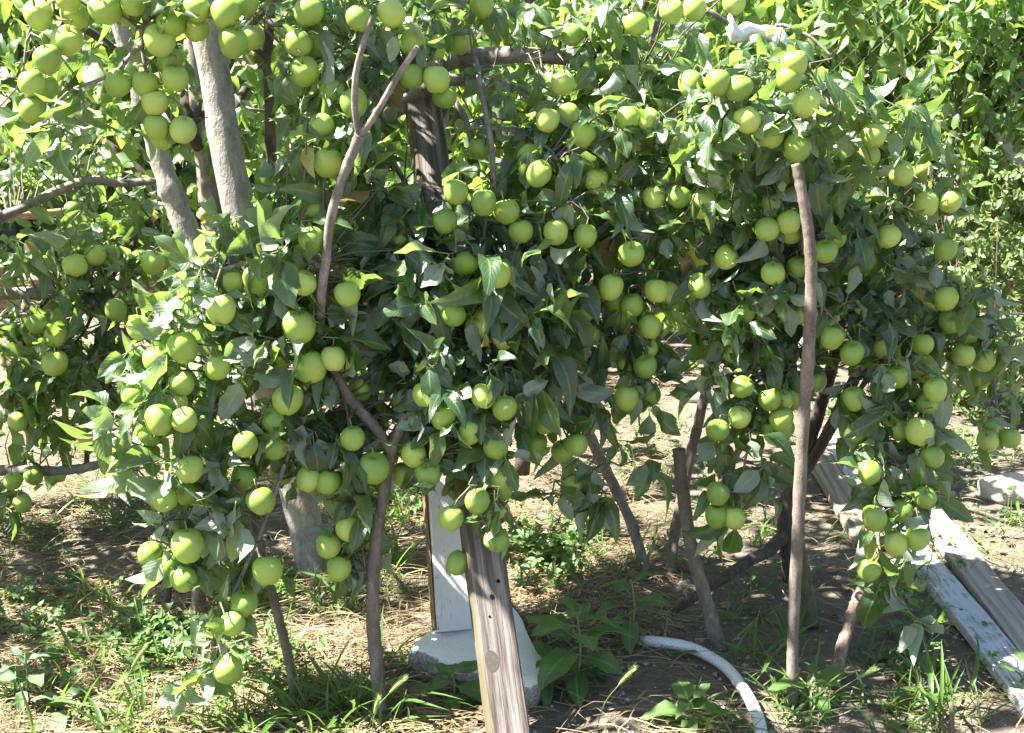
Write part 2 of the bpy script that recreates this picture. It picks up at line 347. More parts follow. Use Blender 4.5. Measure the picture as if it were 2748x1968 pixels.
# ------------------------------------------------------------------ leaf templates
def leaf_template(rows, cols, width, droop, fold, wave, curl, seed, petiole=0.22, shape=1.0, twist=0.0):
    rr = random.Random(seed); V = []; UV = []; Fc = []
    def prof(t): return math.sin(math.pi * t ** 0.82) ** 0.7 * (1 - 0.18 * t) * shape
    def pt(t, s):
        hw = width * 0.5 * prof(t); x = s * hw
        y = t; z = -droop * t * t + fold * abs(s) * hw * 2 + curl * s * s * hw
        z += wave * math.sin(t * 9 + seed + (1.7 if s > 0 else 0)) * abs(s) * hw
        a = twist * t; x, z = x * math.cos(a) - z * math.sin(a) * 0.6, z + x * math.sin(a)
        x += 0.06 * math.sin(t * 3 + seed) * t
        return (x, petiole + y * (1 - 0.25 * abs(droop) * t), z)
    V.append(pt(0, 0)); UV.append((0.5, 0))
    for i in range(1, rows + 1):
        t = i / (rows + 1)
        for j in range(cols):
            s = -1 + 2 * j / (cols - 1); p = pt(t, s)
            k = 1 + (rr.uniform(-0.10, 0.10) if abs(s) == 1 else 0)
            V.append((p[0] * k, p[1], p[2])); UV.append((0.5 + 0.5 * s, t))
    V.append(pt(1, 0)); UV.append((0.5, 1)); tip = len(V) - 1
    for j in range(cols - 1): Fc.append((0, 1 + j + 1, 1 + j)[::-1] if False else (0, 2 + j, 1 + j))
    for i in range(rows - 1):
        for j in range(cols - 1):
            a = 1 + i * cols + j; b = a + cols
            Fc.append((a, a + 1, b + 1)); Fc.append((a, b + 1, b))
    for j in range(cols - 1):
        a = 1 + (rows - 1) * cols + j; Fc.append((a, a + 1, tip))
    if petiole > 0.05:
        o = len(V); w = 0.013
        for yy, ww in ((0, w * 1.3), (petiole + 0.04, w)):
            for q in range(3):
                a = q * 2.094; V.append((math.cos(a) * ww, yy, math.sin(a) * ww - 0.006)); UV.append((2, 0))
        for q in range(3):
            a, b = o + q, o + (q + 1) % 3; Fc.append((a, b, b + 3)); Fc.append((a, b + 3, a + 3))
    V = np.array(V, dtype=np.float32); Fc = np.array(Fc, dtype=np.int32)
    # make +Z the upper side
    f = Fc[len(Fc) // 3]; nrm = np.cross(V[f[1]] - V[f[0]], V[f[2]] - V[f[0]])
    if nrm[2] < 0: Fc = Fc[:, ::-1].copy()
    return V, Fc, np.array(UV, dtype=np.float32)
APPLE_T = [leaf_template(5, 5, w, d, f, wv, c, i, 0.26, twist=tw) for i, (w, d, f, wv, c, tw) in enumerate([
    (0.50, 0.30, 0.14, 0.30, 0.1, 0.2), (0.46, 0.55, 0.22, 0.4, 0.0, -0.35), (0.54, 0.15, 0.10, 0.45, -0.25, 0.15), (0.45, 0.75, 0.34, 0.35, 0.2, 0.6),
    (0.52, 0.40, 0.42, 0.35, -0.1, -0.3), (0.47, -0.20, 0.28, 0.5, 0.1, 0.4), (0.44, 1.0, 0.18, 0.55, -0.35, -0.7), (0.56, 0.25, 0.05, 0.6, -0.4, 0.1),
    (0.48, 0.50, 0.62, 0.30, 0.2, 0.7), (0.52, 0.20, 0.16, 0.4, 0.0, -0.15), (0.45, 0.85, 0.45, 0.35, -0.5, 0.4)])]
FAR_T = [leaf_template(3, 3, w, d, f, 0.3, 0, i, 0.0, twist=tw) for i, (w, d, f, tw) in enumerate([(0.55, 0.2, 0.15, 0.2), (0.5, 0.5, 0.3, -0.4), (0.58, 0.05, 0.1, 0), (0.5, 0.35, 0.45, 0.5)])]
PEACH_T = [leaf_template(4, 3, w, d, f, 0.2, 0, i, 0.0, twist=tw) for i, (w, d, f, tw) in enumerate([(0.20, 0.35, 0.25, 0.3), (0.18, 0.6, 0.3, -0.4), (0.23, 0.2, 0.15, 0.1), (0.19, 0.8, 0.25, 0.5)])]
SMALL_T = [leaf_template(2, 3, w, d, 0.2, 0.2, 0, i, 0.0) for i, (w, d) in enumerate([(0.6, 0.2), (0.5, 0.4), (0.7, 0.1)])]
GRASS_T = [leaf_template(5, 3, w, d, 0.35, 0.05, 0, i, 0.0, twist=tw) for i, (w, d, tw) in enumerate([(0.060, 0.5, 0.4), (0.075, 0.8, -0.5), (0.05, 0.25, 0.2), (0.085, 1.05, 0.8), (0.045, 0.1, 0)])]
WEED_T = [leaf_template(5, 5, w, d, f, 0.25, 0, i, 0.2) for i, (w, d, f) in enumerate([(0.50, 0.35, 0.15), (0.56, 0.2, 0.1), (0.46, 0.55, 0.22), (0.6, 0.3, 0.08)])]
_tm = {}
def tmesh(key, T, mat):
    if key not in _tm:
        _tm[key] = mesh(key[0] + "_blade", T[0], T[1], mat, True, T[2], np.zeros(len(T[0])))
    return _tm[key]

class Foliage:
    """collects leaves of one plant; the ones that show largest become objects, the rest one mesh"""
    def __init__(s, name, temps, mat): s.T = temps; s.mat = mat; s.name = name; s.M = []; s.k = []; s.sc = []
    def add(s, pos, d, n, L):
        d = Vector(d).normalized(); n = Vector(n); n = n - d * n.dot(d)
        if n.length < 1e-3: n = d.orthogonal()
        n.normalize(); x = d.cross(n)
        m = np.eye(4, dtype=np.float32)
        m[:3, 0] = np.array(x) * L; m[:3, 1] = np.array(d) * L; m[:3, 2] = np.array(n) * L; m[:3, 3] = pos
        s.M.append(m); s.k.append(random.randrange(len(s.T)))
        c = Vector(pos) + d * L * 0.6; q = proj(c)
        ins = 1 if (-20 < q[0] < W0 + 20 and -20 < q[1] < H0 + 20) else 0
        s.sc.append(ins * L / max(q[2], 0.1) * random.uniform(0.8, 1.2))
    def build(s, parent, nobj=300, leafname="leaf", restname="foliage"):
        if not s.M: return
        order = np.argsort(-np.array(s.sc)); top = order[:nobj]; rest = order[nobj:]
        inv = Matrix.Translation(-Vector(parent.location))
        for i in top:
            o = bpy.data.objects.new(leafname, tmesh((s.name, s.k[i]), s.T[s.k[i]], s.mat)); COL.objects.link(o)
            o.matrix_world = Matrix(s.M[i].tolist()); o.parent = parent; o.matrix_parent_inverse = inv
        if len(rest):
            Vs, Fs, Us, As, off = [], [], [], [], 0
            for k, T in enumerate(s.T):
                idx = [i for i in rest if s.k[i] == k]
                if not idx: continue
                Ms = np.stack([s.M[i] for i in idx]); V = np.einsum('mij,nj->mni', Ms[:, :3, :3], T[0]) + Ms[:, None, :3, 3]
                m, n = len(idx), len(T[0])
                Vs.append(V.reshape(-1, 3)); Fs.append((T[1][None] + (off + np.arange(m) * n)[:, None, None]).reshape(-1, 3))
                Us.append(np.tile(T[2], (m, 1))); As.append(np.repeat(RNG.random(m), n)); off += m * n
            me = mesh(restname, np.concatenate(Vs), np.concatenate(Fs), s.mat, True, np.concatenate(Us), np.concatenate(As))
            o = link(restname, me, parent); o["kind"] = "stuff"
            return o

def rv(s=1.0): return Vector((random.gauss(0, s), random.gauss(0, s), random.gauss(0, s)))
UPV = Vector((0, 0, 1))
# ------------------------------------------------------------------ ground
def axis_coords(lo, hi, step, far):
    c = list(np.arange(lo, hi, step)); k = step
    a = []; v = lo
    while v > -far: k *= 1.5; v -= k; a.append(v)
    k = step; b = []; v = c[-1]
    while v < far: k *= 1.5; v += k; b.append(v)
    return np.array(a[::-1] + c + b)
xs = axis_coords(-2.6, 3.0, 0.03, 150); ys = axis_coords(1.7, 6.6, 0.03, 150)
V = np.array([(x, y, gz(x, y)) for y in ys for x in xs]); nx = len(xs)
ii = np.arange((len(ys) - 1) * (nx - 1)); r0 = ii // (nx - 1); c0 = ii % (nx - 1); a0 = r0 * nx + c0
ground = link("ground", mesh("ground", V, np.stack([a0, a0 + 1, a0 + nx + 1, a0 + nx], 1), M['soil'])); ground["kind"] = "structure"
def on_ground(x, y): 
    p = G(x, y); p = Vector((p.x, p.y, gz(p.x, p.y))); return p

# ------------------------------------------------------------------ wood pieces
def beam(name, p0, p1, w, t, roll, mat, parent=None, nz=24, wob=0.002, seed=0, taper=1.0):
    """squared timber from p0 to p1, worn edges, local Z along its length"""
    p0, p1 = Vector(p0), Vector(p1); L = (p1 - p0).length; z = (p1 - p0).normalized()
    x = Vector((1, 0, 0)); x = (x - z * x.dot(z)).normalized(); y = z.cross(x)
    x, y = x * math.cos(roll) + y * math.sin(roll), y * math.cos(roll) - x * math.sin(roll)
    mw = Matrix(((x.x, y.x, z.x, p0.x), (x.y, y.y, z.y, p0.y), (x.z, y.z, z.z, p0.z), (0, 0, 0, 1)))
    bv = min(w, t) * 0.09; ring = []
    for sx, sy in ((-1, -1), (1, -1), (1, 1), (-1, 1)):
        c = [(sx * (w / 2 - bv), sy * t / 2), (sx * w / 2, sy * (t / 2 - bv))]
        if sx * sy > 0: c = c if sx * sy < 0 else c[::-1]
        ring += c
    cx = sorted(ring, key=lambda q: math.atan2(q[1] / t, q[0] / w)); V = []; Fc = []
    for i in range(nz + 1):
        zz = L * i / nz; k = 1 + (taper - 1) * i / nz
        dx = wob * noise.noise(Vector((seed, zz * 2.2, 1))) * 3; dy = wob * noise.noise(Vector((seed, zz * 2.2, 7))) * 3
        for j, (a, b) in enumerate(cx):
            q = wob * noise.noise(Vector((a * 30 + seed, b * 30, zz * 9)))
            V.append((a * k + dx + q, b * k + dy + q, zz + (0.006 * noise.noise(Vector((a * 60, b * 60, seed + i))) if i in (0, nz) else 0)))
    m = len(cx)
    for i in range(nz):
        for j in range(m): Fc.append((i * m + j, i * m + (j + 1) % m, (i + 1) * m + (j + 1) % m, (i + 1) * m + j))
    Fc.append(tuple(range(m - 1, -1, -1))); Fc.append(tuple(nz * m + j for j in range(m)))
    o = link(name, mesh(name, V, Fc, mat, False), parent, None)
    o.matrix_world = mw
    return o, mw
def child_local(name, me, parent, loc, rot=None):
    o = bpy.data.objects.new(name, me); COL.objects.link(o); o.parent = parent; o.location = loc
    if rot: o.rotation_euler = rot
    return o

# leaning prop plank in the middle
pb = G(1372, 2030); pt_ = P(1128, 238, 3.26)
pb = pb - (pt_ - pb).normalized() * 0.03
prop, pmw = beam("wooden_prop", pb, pt_, 0.090, 0.046, math.radians(15), M['weathered'], nz=60, seed=3)
tag(prop, "long weathered grey timber prop leaning in front of the white post", "prop")
def disc(r, h=0.0015, n=14, wob=0.0):
    V = [(0, 0, -h)] ; 
    for i in range(n):
        a = 2 * math.pi * i / n; k = 1 + wob * math.sin(3 * a + 1); V.append((r * k * math.cos(a), r * k * math.sin(a), 0))
    return V, [(0, 1 + (i + 1) % n, 1 + i) for i in range(n)]
def front_spot(px, py, r, mat, name, sy=1.0):
    """a knot or hole on the prop's front face where the photo shows it"""
    inv = pmw.inverted(); o = inv @ Vector((0, 0, CH)); d = (inv.to_3x3() @ ray(px, py))
    ysurf = -0.0245; tt = (ysurf - o.y) / d.y; q = o + d * tt
    V, Fc = disc(r); V = [(a, c * 0 - 0.0008, b * sy) for a, b, c in V]
    child_local(name, mesh(name, V, [f[::-1] for f in Fc], mat), prop, q)
front_spot(1320, 1775, 0.016, M['knot'], "knot", 1.5)
for q in ((1337, 1560, 0.0045), (1320, 1602, 0.0055), (1314, 1655, 0.003)): front_spot(q[0], q[1], q[2], M['hole'], "nail_hole")

# white painted post on its footing
foot_top = 0.062
wb = G(1216, 1693, foot_top); wt = P(1122, 520, 3.30)
wpost, _ = beam("wooden_post", wb, wt, 0.090, 0.050, math.radians(16), M['whitepost'], nz=50, seed=9, wob=0.003)
tag(wpost, "upright post with peeling white paint standing on the concrete footing", "post")
wside = mesh("raw_side", [(-0.0472, -0.024, 0.01), (-0.0472, 0.024, 0.01), (-0.0472, 0.024, 0.9), (-0.0472, -0.022, 0.9)], [(3, 2, 1, 0)], M['rawpine'])
Vr = []; Fr = []
for i in range(31):
    zz = 0.005 + i * 0.04; e = -0.0245 + 0.006 * abs(noise.noise(Vector((zz * 6, 3, 1)))); dx = 0.003 * noise.noise(Vector((9, zz * 2.2, 1))) * 3
    Vr += [(-0.0462 + dx - 0.003, e, zz), (-0.0462 + dx - 0.003, 0.024, zz)]
    if i: a = 2 * i - 2; Fr.append((a, a + 2, a + 3, a + 1))
sidep = child_local("raw_wood_side", mesh("raw_wood_side", Vr, Fr, M['rawpine']), wpost, (0, 0, 0)); sidep["label"] = "bare brown wood side of the post"

# concrete footing
poly = [(1103, 1738), (1128, 1706), (1180, 1668), (1275, 1640), (1372, 1618), (1404, 1660), (1432, 1720), (1470, 1786), (1440, 1818), (1366, 1822), (1290, 1800), (1190, 1768)]
top = [G(x, y, foot_top) for x, y in poly]; cen = sum(top, Vector()) / len(top)
Vf = []; Ff = []; rings = [(1.02, -0.02, 0.02), (1.04, 0.01, 0.02), (1.03, 0.04, 0.014), (0.985, 0.058, 0.007), (0.93, 0.062, 0.003), (0.5, 0.063, 0.003)]
K = 48
for k, z, nz_ in rings:
    for i in range(K):
        tt = i / K * len(top); j = int(tt); a = top[j]; b = top[(j + 1) % len(top)]; q = a.lerp(b, tt - j)
        q = cen + (q - cen) * k; v = Vector((q.x, q.y, z)); 
        v += Vector((noise.noise(v * 14), noise.noise(v * 14 + Vector((5, 5, 5))), 0.3 * noise.noise(v * 20))) * nz_
        Vf.append(v)
for r_ in range(len(rings) - 1):
    for i in range(K): Ff.append((r_ * K + i, r_ * K + (i + 1) % K, (r_ + 1) * K + (i + 1) % K, (r_ + 1) * K + i))
Vf.append(Vector((cen.x, cen.y, 0.063))); c_ = len(Vf) - 1
for i in range(K): Ff.append(((len(rings) - 1) * K + i, (len(rings) - 1) * K + (i + 1) % K, c_))
area = sum((top[i].x * top[(i + 1) % len(top)].y - top[(i + 1) % len(top)].x * top[i].y) for i in range(len(top)))
if area < 0: Ff = [f[::-1] for f in Ff]
tag(link("concrete_footing", mesh("concrete_footing", Vf, Ff, M['concrete'])), "white painted rough concrete block under the white post", "footing")

# planks lying at the right
def plank(p0, p1, w, t, mat, z, label, seed, rz=0.0):
    a = G(*p0, z + t / 2); b = G(*p1, z + t / 2)
    o, _ = beam("plank", a, b, w, t, 0.0, mat, nz=40, seed=seed, wob=0.002)
    return tag(o, label, "plank", "planks lying on the ground")
plank((2205, 1168), (2950, 2095), 0.092, 0.028, M['plankwhite'], 0.008, "long plank with worn bluish white paint, middle of the three on the ground", 5)
plank((2468, 1352), (2960, 1969), 0.100, 0.026, M['plank'], 0.012, "bare grey plank, rightmost of the three on the ground", 8)
plank((2180, 1195), (2338, 1462), 0.098, 0.028, M['plankbrown'], 0.010, "short brownish plank, leftmost of the three on the ground", 12)

# hose
hp = [(1700, 1722), (1750, 1722), (1850, 1738), (1940, 1785), (1995, 1850), (2030, 1915), (2044, 1975), (2048, 2060)]
hr = 0.0142; path = catmull([G(x, y, (0.020 + hr * 0.8) if i > 0 else -0.015) for i, (x, y) in enumerate(hp)], 14)
Vh, Fh = tube(path, hr, hr, 12); L = 0; UVh = []
for i, p in enumerate(path):
    if i: L += (p - path[i - 1]).length
    for s in range(12): UVh.append((s / 12 if s < 7 else 1 - s / 12, L / 0.0135))
tag(link("garden_hose", mesh("garden_hose", Vh, Fh, M['hose'], True, UVh)), "white braided garden hose curving over the bare soil", "hose")

# ------------------------------------------------------------------ stakes and poles
CLEAR = []                       # photo-space lines of sticks that stand in front of the leaves: (points, radius px, Y)
def stick(name, pts, widths, mat, label, cat="stake", group=None, arms=(), rough=0.16, seg=10, clear=None, lean=None):
    path = px_path(pts) if len(pts[0]) > 2 else [G(*pts[0])] + px_path(pts[1:], lean)
    rad = [px_r(p, w) for p, w in zip(path, widths)]
    base = Vector(path[0]); cp = catmull(path, 16)
    V, Fc = tube(cp, rad, seg=seg, rough=rough)
    if not arms:
        o = link(name, mesh(name, [v - base for v in V], Fc, mat)); o.location = base; tag(o, label, cat, group)
    else:
        o = empty(name, base, label, cat, group); link("pole", mesh("pole", V, Fc, mat), o)
        for ap, aw in arms:
            pp = px_path(ap); rr = [px_r(p, w) for p, w in zip(pp, aw)]
            V, Fc = tube(catmull(pp, 8), rr, seg=seg, rough=rough); link("fork_arm", mesh("fork_arm", V, Fc, mat), o)
    if clear: CLEAR.append(([(p[0], p[1]) for p in pts], clear, min(q.y for q in path[1:]) + 0.05))
    for ap, aw in arms: CLEAR.append(([(p[0], p[1]) for p in ap], (clear or 14), ap[-1][2] + 0.05))
    return o
def gY(x, y): return G(x, y).y
stick("support_stake", [(2126, 1890, gY(2126, 1890)), (2128, 1700, 2.56), (2140, 1450, 2.57), (2152, 1200, 2.58), (2172, 900, 2.58), (2176, 700, 2.58), (2160, 560, 2.58), (2134, 440, 2.59)],
      [33, 31, 33, 34, 34, 33, 30, 24], M['stake'], "tall smooth brown stake standing alone in front of the right tree", clear=22)
fk = stick("forked_stake", [(1025, 1945, gY(1025, 1945)), (1012, 1800, 2.50), (1000, 1650, 2.52), (1005, 1500, 2.54), (1024, 1360, 2.56), (1050, 1215, 2.58), (1072, 1160, 2.58), (1092, 1108, 2.58)],
      [40, 38, 36, 33, 31, 30, 30, 28], M['stake'], "pale forked stake right of the grey trunk base, holding up fruiting branches",
      arms=[([(1050, 1215, 2.58), (1010, 1150, 2.60), (950, 1082, 2.62), (905, 1010, 2.63), (880, 950, 2.63)], [30, 30, 28, 24, 22])], clear=18)
stick("forked_stake", [(880, 1010, 2.66), (862, 900, 2.62), (862, 800, 2.58), (872, 720, 2.56), (884, 610, 2.55), (905, 520, 2.54), (938, 430, 2.53), (966, 362, 2.52)],
      [22, 24, 26, 26, 26, 26, 27, 30], M['bark'], "bare cut branch with two bare prongs rising in front of the leaves",
      arms=[([(966, 362, 2.52), (952, 290, 2.50), (955, 200, 2.49), (975, 120, 2.48), (1002, 42, 2.47)], [24, 18, 18, 17, 15]),
            ([(966, 362, 2.52), (1000, 320, 2.49), (1050, 235, 2.46), (1090, 170, 2.44), (1122, 127, 2.43)], [24, 18, 18, 18, 16])], clear=20)
stick("support_stake", [(796, 1908, gY(796, 1908)), (775, 1770, 2.57), (745, 1650, 2.59), (722, 1560, 2.61), (690, 1430, 2.64), (660, 1290, 2.68)], [27, 26, 25, 24, 22, 20], M['stake'], "thin brown stake below the lowest left apples, leaning left", clear=16)
stick("support_stake", [(442, 1668, gY(442, 1668)), (455, 1560, 3.0), (470, 1400, 3.05)], [20, 18, 15], M['darkbark'], "short dark stick under the left fruiting branch")
stick("support_stake", [(508, 1722, gY(508, 1722)), (520, 1640, 2.92), (535, 1500, 2.95)], [26, 24, 18], M['deadwood'], "short brown stub between the dark stick and the lowest apples")
stick("support_stake", [(1934, 1748, gY(1934, 1748)), (1895, 1610, 2.84), (1858, 1480, 2.87), (1838, 1360, 2.90), (1826, 1270, 2.91), (1822, 1205, 2.92)], [40, 37, 36, 36, 36, 36], M['stake'], "thick grey brown stake with a sawn top above the hose end")
stick("support_stake", [(1796, 1562, gY(1796, 1562)), (1808, 1450, 3.30), (1838, 1290, 3.34), (1880, 1110, 3.38), (1912, 960, 3.4), (1935, 780, 3.4), (1945, 640, 3.4)], [32, 30, 30, 28, 26, 24, 22], M['stake'], "leaning pole rising behind the sawn stake into the right tree")
stick("support_stake", [(1736, 1552, gY(1736, 1552)), (1700, 1420, 3.26), (1650, 1310, 3.28), (1610, 1230, 3.30), (1570, 1130, 3.32), (1545, 1000, 3.33)], [32, 30, 30, 29, 28, 24], M['bark'], "grey stake leaning left behind the hanging leaves right of the prop")
stick("dead_branch", [(2238, 1828, gY(2238, 1828)), (2262, 1730, 2.68), (2290, 1640, 2.72), (2318, 1575, 2.75), (2336, 1540, 2.76)], [32, 34, 36, 32, 20], M['deadwood'], "split dead branch with peeling bark right of the tall brown stake", "dead branch", rough=0.3)
stick("support_stake", [(2178, 1682, gY(2178, 1682)), (2168, 1600, 2.95), (2152, 1500, 2.96), (2140, 1440, 2.97)], [42, 38, 34, 30], M['mossbark'], "short mossy stake close behind the tall brown stake")
stick("support_stake", [(640, 1092, 4.4), (640, 1000, 4.4), (634, 900, 4.4), (640, 740, 4.4)], [34, 32, 30, 26], M['darkbark'], "dark upright stick far behind the left front apples")

# ------------------------------------------------------------------ trees: limbs
class Tree:
    def __init__(s, name, base, label, cat="tree", temps=APPLE_T, mat=None, leaf="apple_leaf", group=None):
        s.root = empty(name, base, label, cat, group); s.f = Foliage(leaf, temps, mat or M['leaf']); s.pts = []; s.tw = []
    def limb(s, pts, widths, mat, name="branch", seg=9, rough=0.14, Y=None, sub=7, world=False):
        path = [Vector(p) for p in pts] if world else px_path(pts, Y)
        rad = list(widths) if world else [px_r(p, w) for p, w in zip(path, widths)]
        cp = catmull(path, sub); V, Fc = tube(cp, rad, seg=seg, rough=rough)
        link(name, mesh(name, V, Fc, mat), s.root); s.pts += cp
    def twig(s, a, b, r=0.0022):
        m = (a + b) / 2 + rv(0.012) + Vector((0, 0, 0.01)); s.tw.append(([a, m, b], r))
    def finish(s, nobj=300):
        if s.tw:
            V, Fc = [], []
            for path, r in s.tw:
                v, f = tube(path, r * 1.3, r * 0.8, 4, cap=False, off=len(V)); V += v; Fc += f
            o = link("twigs", mesh("twigs", V, Fc, M['twig']), s.root); o["kind"] = "stuff"
        s.f.build(s.root, nobj)

tA = Tree("apple_tree", G(842, 1545), "large apple tree with leaning pale grey trunk and limbs propped on posts", mat=M['leaf'])
tA.limb([(850, 1590, 3.22), (838, 1500, 3.26), (800, 1330, 3.30), (765, 1180, 3.33), (725, 980, 3.36), (680, 760, 3.38), (640, 560, 3.40), (607, 400, 3.42), (585, 250, 3.44), (555, 90, 3.45), (520, -120, 3.47)],
        [104, 96, 92, 90, 88, 86, 88, 86, 82, 86, 76], M['trunk'], "trunk", 16, 0.10, sub=9)
tA.limb([(775, 1230, 3.32), (700, 1030, 3.28), (600, 830, 3.26), (520, 660, 3.26), (470, 540, 3.27), (430, 430, 3.28), (395, 300, 3.3), (340, 130, 3.3), (280, -60, 3.3)], [80, 76, 70, 66, 62, 58, 52, 46, 40], M['trunk'], "limb", 12)
tA.limb([(720, 960, 3.35), (850, 620, 3.20), (960, 400, 3.2), (1037, 318, 3.22), (1134, 242, 3.22), (1195, 175, 3.18), (1290, 152, 3.14), (1380, 148, 3.1), (1470, 152, 3.12), (1580, 172, 3.14), (1680, 205, 3.14), (1745, 275, 3.1), (1770, 384, 3.05)],
        [64, 52, 46, 42, 44, 44, 46, 44, 40, 34, 28, 22, 16], M['bark'], "limb", 12)
tA.limb([(1150, 240, 3.07), (1180, 120, 3.2), (1215, 40, 3.3), (1260, -60, 3.4)], [52, 46, 40, 34], M['bark'], "limb")
tA.limb([(1180, 215, 3.1), (1280, 220, 3.2), (1400, 240, 3.3), (1500, 268, 3.4), (1600, 330, 3.5)], [34, 34, 30, 26, 20], M['bark'], "limb")
for pts, w in [
    ([(1203, 242, 3.0), (1230, 285, 2.96), (1251, 323, 2.95), (1262, 370, 2.94), (1271, 416, 2.93)], [15, 16, 16, 15, 12]),
    ([(1230, 150, 3.05), (1270, 155, 3.0), (1283, 190, 2.94), (1292, 250, 2.9), (1308, 323, 2.88), (1322, 430, 2.86), (1322, 525, 2.84), (1304, 590, 2.83), (1296, 700, 2.82), (1290, 850, 2.78)], [18, 17, 16, 16, 17, 16, 15, 13, 11, 9]),
    ([(1255, 343, 2.93), (1330, 345, 2.9), (1400, 359, 2.9), (1481, 408, 2.86), (1512, 480, 2.84), (1534, 541, 2.82)], [12, 11, 10, 9, 7, 5]),
    ([(1030, 370, 3.05), (1049, 424, 3.0), (1075, 470, 2.96), (1098, 513, 2.94), (1120, 600, 2.9)], [16, 16, 15, 14, 10]),
    ([(1304, 590, 2.83), (1370, 600, 2.82), (1392, 655, 2.8), (1402, 745, 2.78), (1410, 900, 2.76)], [12, 10, 10, 8, 6]),
    ([(1764, 384, 3.04), (1736, 477, 2.98), (1728, 586, 2.92), (1728, 680, 2.88), (1722, 800, 2.86), (1710, 900, 2.85), (1703, 980, 2.84), (1712, 1080, 2.83), (1716, 1140, 2.82)], [16, 14, 12, 11, 10, 9, 8, 7, 5]),
    ([(1764, 384, 3.04), (1700, 470, 3.0), (1690, 560, 2.96)], [12, 10, 8]),
    ([(864, 760, 2.62), (848, 712, 2.63), (790, 690, 2.65), (707, 696, 2.66), (598, 725, 2.66), (525, 760, 2.65), (455, 850, 2.6), (430, 960, 2.56), (415, 1020, 2.55), (350, 1170, 2.5), (345, 1260, 2.48)], [22, 20, 17, 15, 13, 12, 12, 12, 11, 9, 6]),
    ([(868, 700, 2.66), (858, 820, 2.66), (852, 900, 2.66), (842, 1000, 2.62), (822, 1060, 2.6), (798, 1140, 2.58), (770, 1230, 2.56), (735, 1330, 2.54), (695, 1440, 2.5), (660, 1520, 2.47), (630, 1590, 2.45), (606, 1650, 2.44), (588, 1720, 2.43)], [20, 20, 19, 17, 16, 15, 13, 13, 12, 11, 10, 10, 8]),
    ([(790, 1150, 2.58), (690, 1160, 2.56), (640, 1190, 2.55), (560, 1260, 2.53), (525, 1330, 2.52), (498, 1410, 2.51), (470, 1500, 2.5)], [12, 11, 10, 10, 11, 9, 7]),
    ([(852, 880, 2.66), (900, 1010, 2.66), (935, 1120, 2.64), (940, 1300, 2.58), (965, 1420, 2.56), (985, 1560, 2.55)], [12, 11, 10, 9, 7, 5]),
    ([(1290, 850, 2.76), (1285, 1000, 2.68), (1288, 1130, 2.6), (1296, 1230, 2.57), (1330, 1320, 2.53), (1400, 1425, 2.5)], [14, 13, 12, 10, 8, 4]),
    ([(1410, 900, 2.76), (1480, 1080, 2.76), (1525, 1150, 2.76), (1590, 1180, 2.76), (1640, 1240, 2.76)], [9, 8, 8, 6, 4]),
    ([(1525, 1150, 2.76), (1512, 1260, 2.76), (1510, 1320, 2.76)], [6, 5, 4]),
    ([(400, 120, 2.75), (380, 80, 2.72), (440, 0, 2.8), (480, -80, 2.9)], [12, 14, 16, 18]),
    ([(480, -80, 2.9), (400, 90, 2.74), (350, 150, 2.72), (300, 200, 2.7), (180, 250, 2.68), (120, 330, 2.66)], [16, 14, 12, 10, 8, 5]),
    ([(380, 120, 2.74), (400, 260, 2.72), (420, 360, 2.72)], [10, 8, 6]),
    ([(480, -80, 2.9), (200, -20, 2.74), (90, 60, 2.7), (60, 200, 2.68)], [14, 12, 10, 6]),
    ([(640, 0, 2.9), (600, -60, 2.9), (480, -80, 2.9)], [12, 14, 16]),
    ([(890, 90, 3.2), (960, 130, 3.0), (1060, 150, 2.95), (1110, 175, 2.93)], [18, 15, 12, 8]),
]: tA.limb(pts, w, M['bark'], "branch", 7, 0.16, sub=5)
tA.limb([(735, 520, 3.5), (727, 400, 3.5), (722, 250, 3.5), (718, 160, 3.5), (723, 52, 3.5), (735, -60, 3.5)], [32, 30, 28, 30, 28, 24], M['darkbark'], "limb")
tA.limb([(722, 60, 3.5), (790, 68, 3.4), (890, 92, 3.25), (960, 120, 3.15)], [22, 20, 18, 14], M['darkbark'], "branch")
tA.limb([(718, 160, 3.5), (690, 135, 3.45), (655, 110, 3.4)], [18, 16, 12], M['darkbark'], "branch")
tA.limb([(720, 300, 3.5), (665, 290, 3.5), (630, 255, 3.55)], [9, 9, 7], M['bark'], "branch")
tA.limb([(840, 980, 3.35), (760, 700, 3.42), (735, 520, 3.5)], [40, 36, 32], M['darkbark'], "limb")

tB = Tree("apple_tree", G(2130, 1560), "low apple tree with dark forked trunk behind the tall brown stake", mat=M['leaf'])
tB.limb([(2128, 1570, 3.2), (2112, 1440, 3.22), (2104, 1370, 3.24), (2135, 1290, 3.24), (2180, 1160, 3.22), (2225, 1010, 3.2), (2250, 900, 3.18), (2255, 760, 3.12), (2230, 600, 3.05), (2190, 480, 2.95), (2150, 380, 2.9), (2120, 290, 2.84)], [52, 48, 44, 38, 36, 34, 32, 30, 27, 22, 18, 12], M['darkbark'], "trunk", 12)
tB.limb([(2130, 1310, 3.24), (2200, 1200, 3.2), (2260, 1085, 3.15), (2330, 930, 3.1), (2380, 780, 3.08), (2410, 640, 3.05), (2425, 560, 3.03), (2381, 456, 3.0), (2361, 388, 2.98), (2330, 320, 2.95)], [34, 33, 31, 28, 26, 24, 22, 22, 20, 14], M['darkbark'], "limb", 10)
tB.limb([(2112, 1430, 3.22), (2060, 1480, 3.16), (2010, 1505, 3.1), (1950, 1545, 3.04), (1880, 1592, 2.98), (1800, 1648, 2.96)], [36, 34, 32, 30, 28, 18], M['darkbark'], "limb", 10)
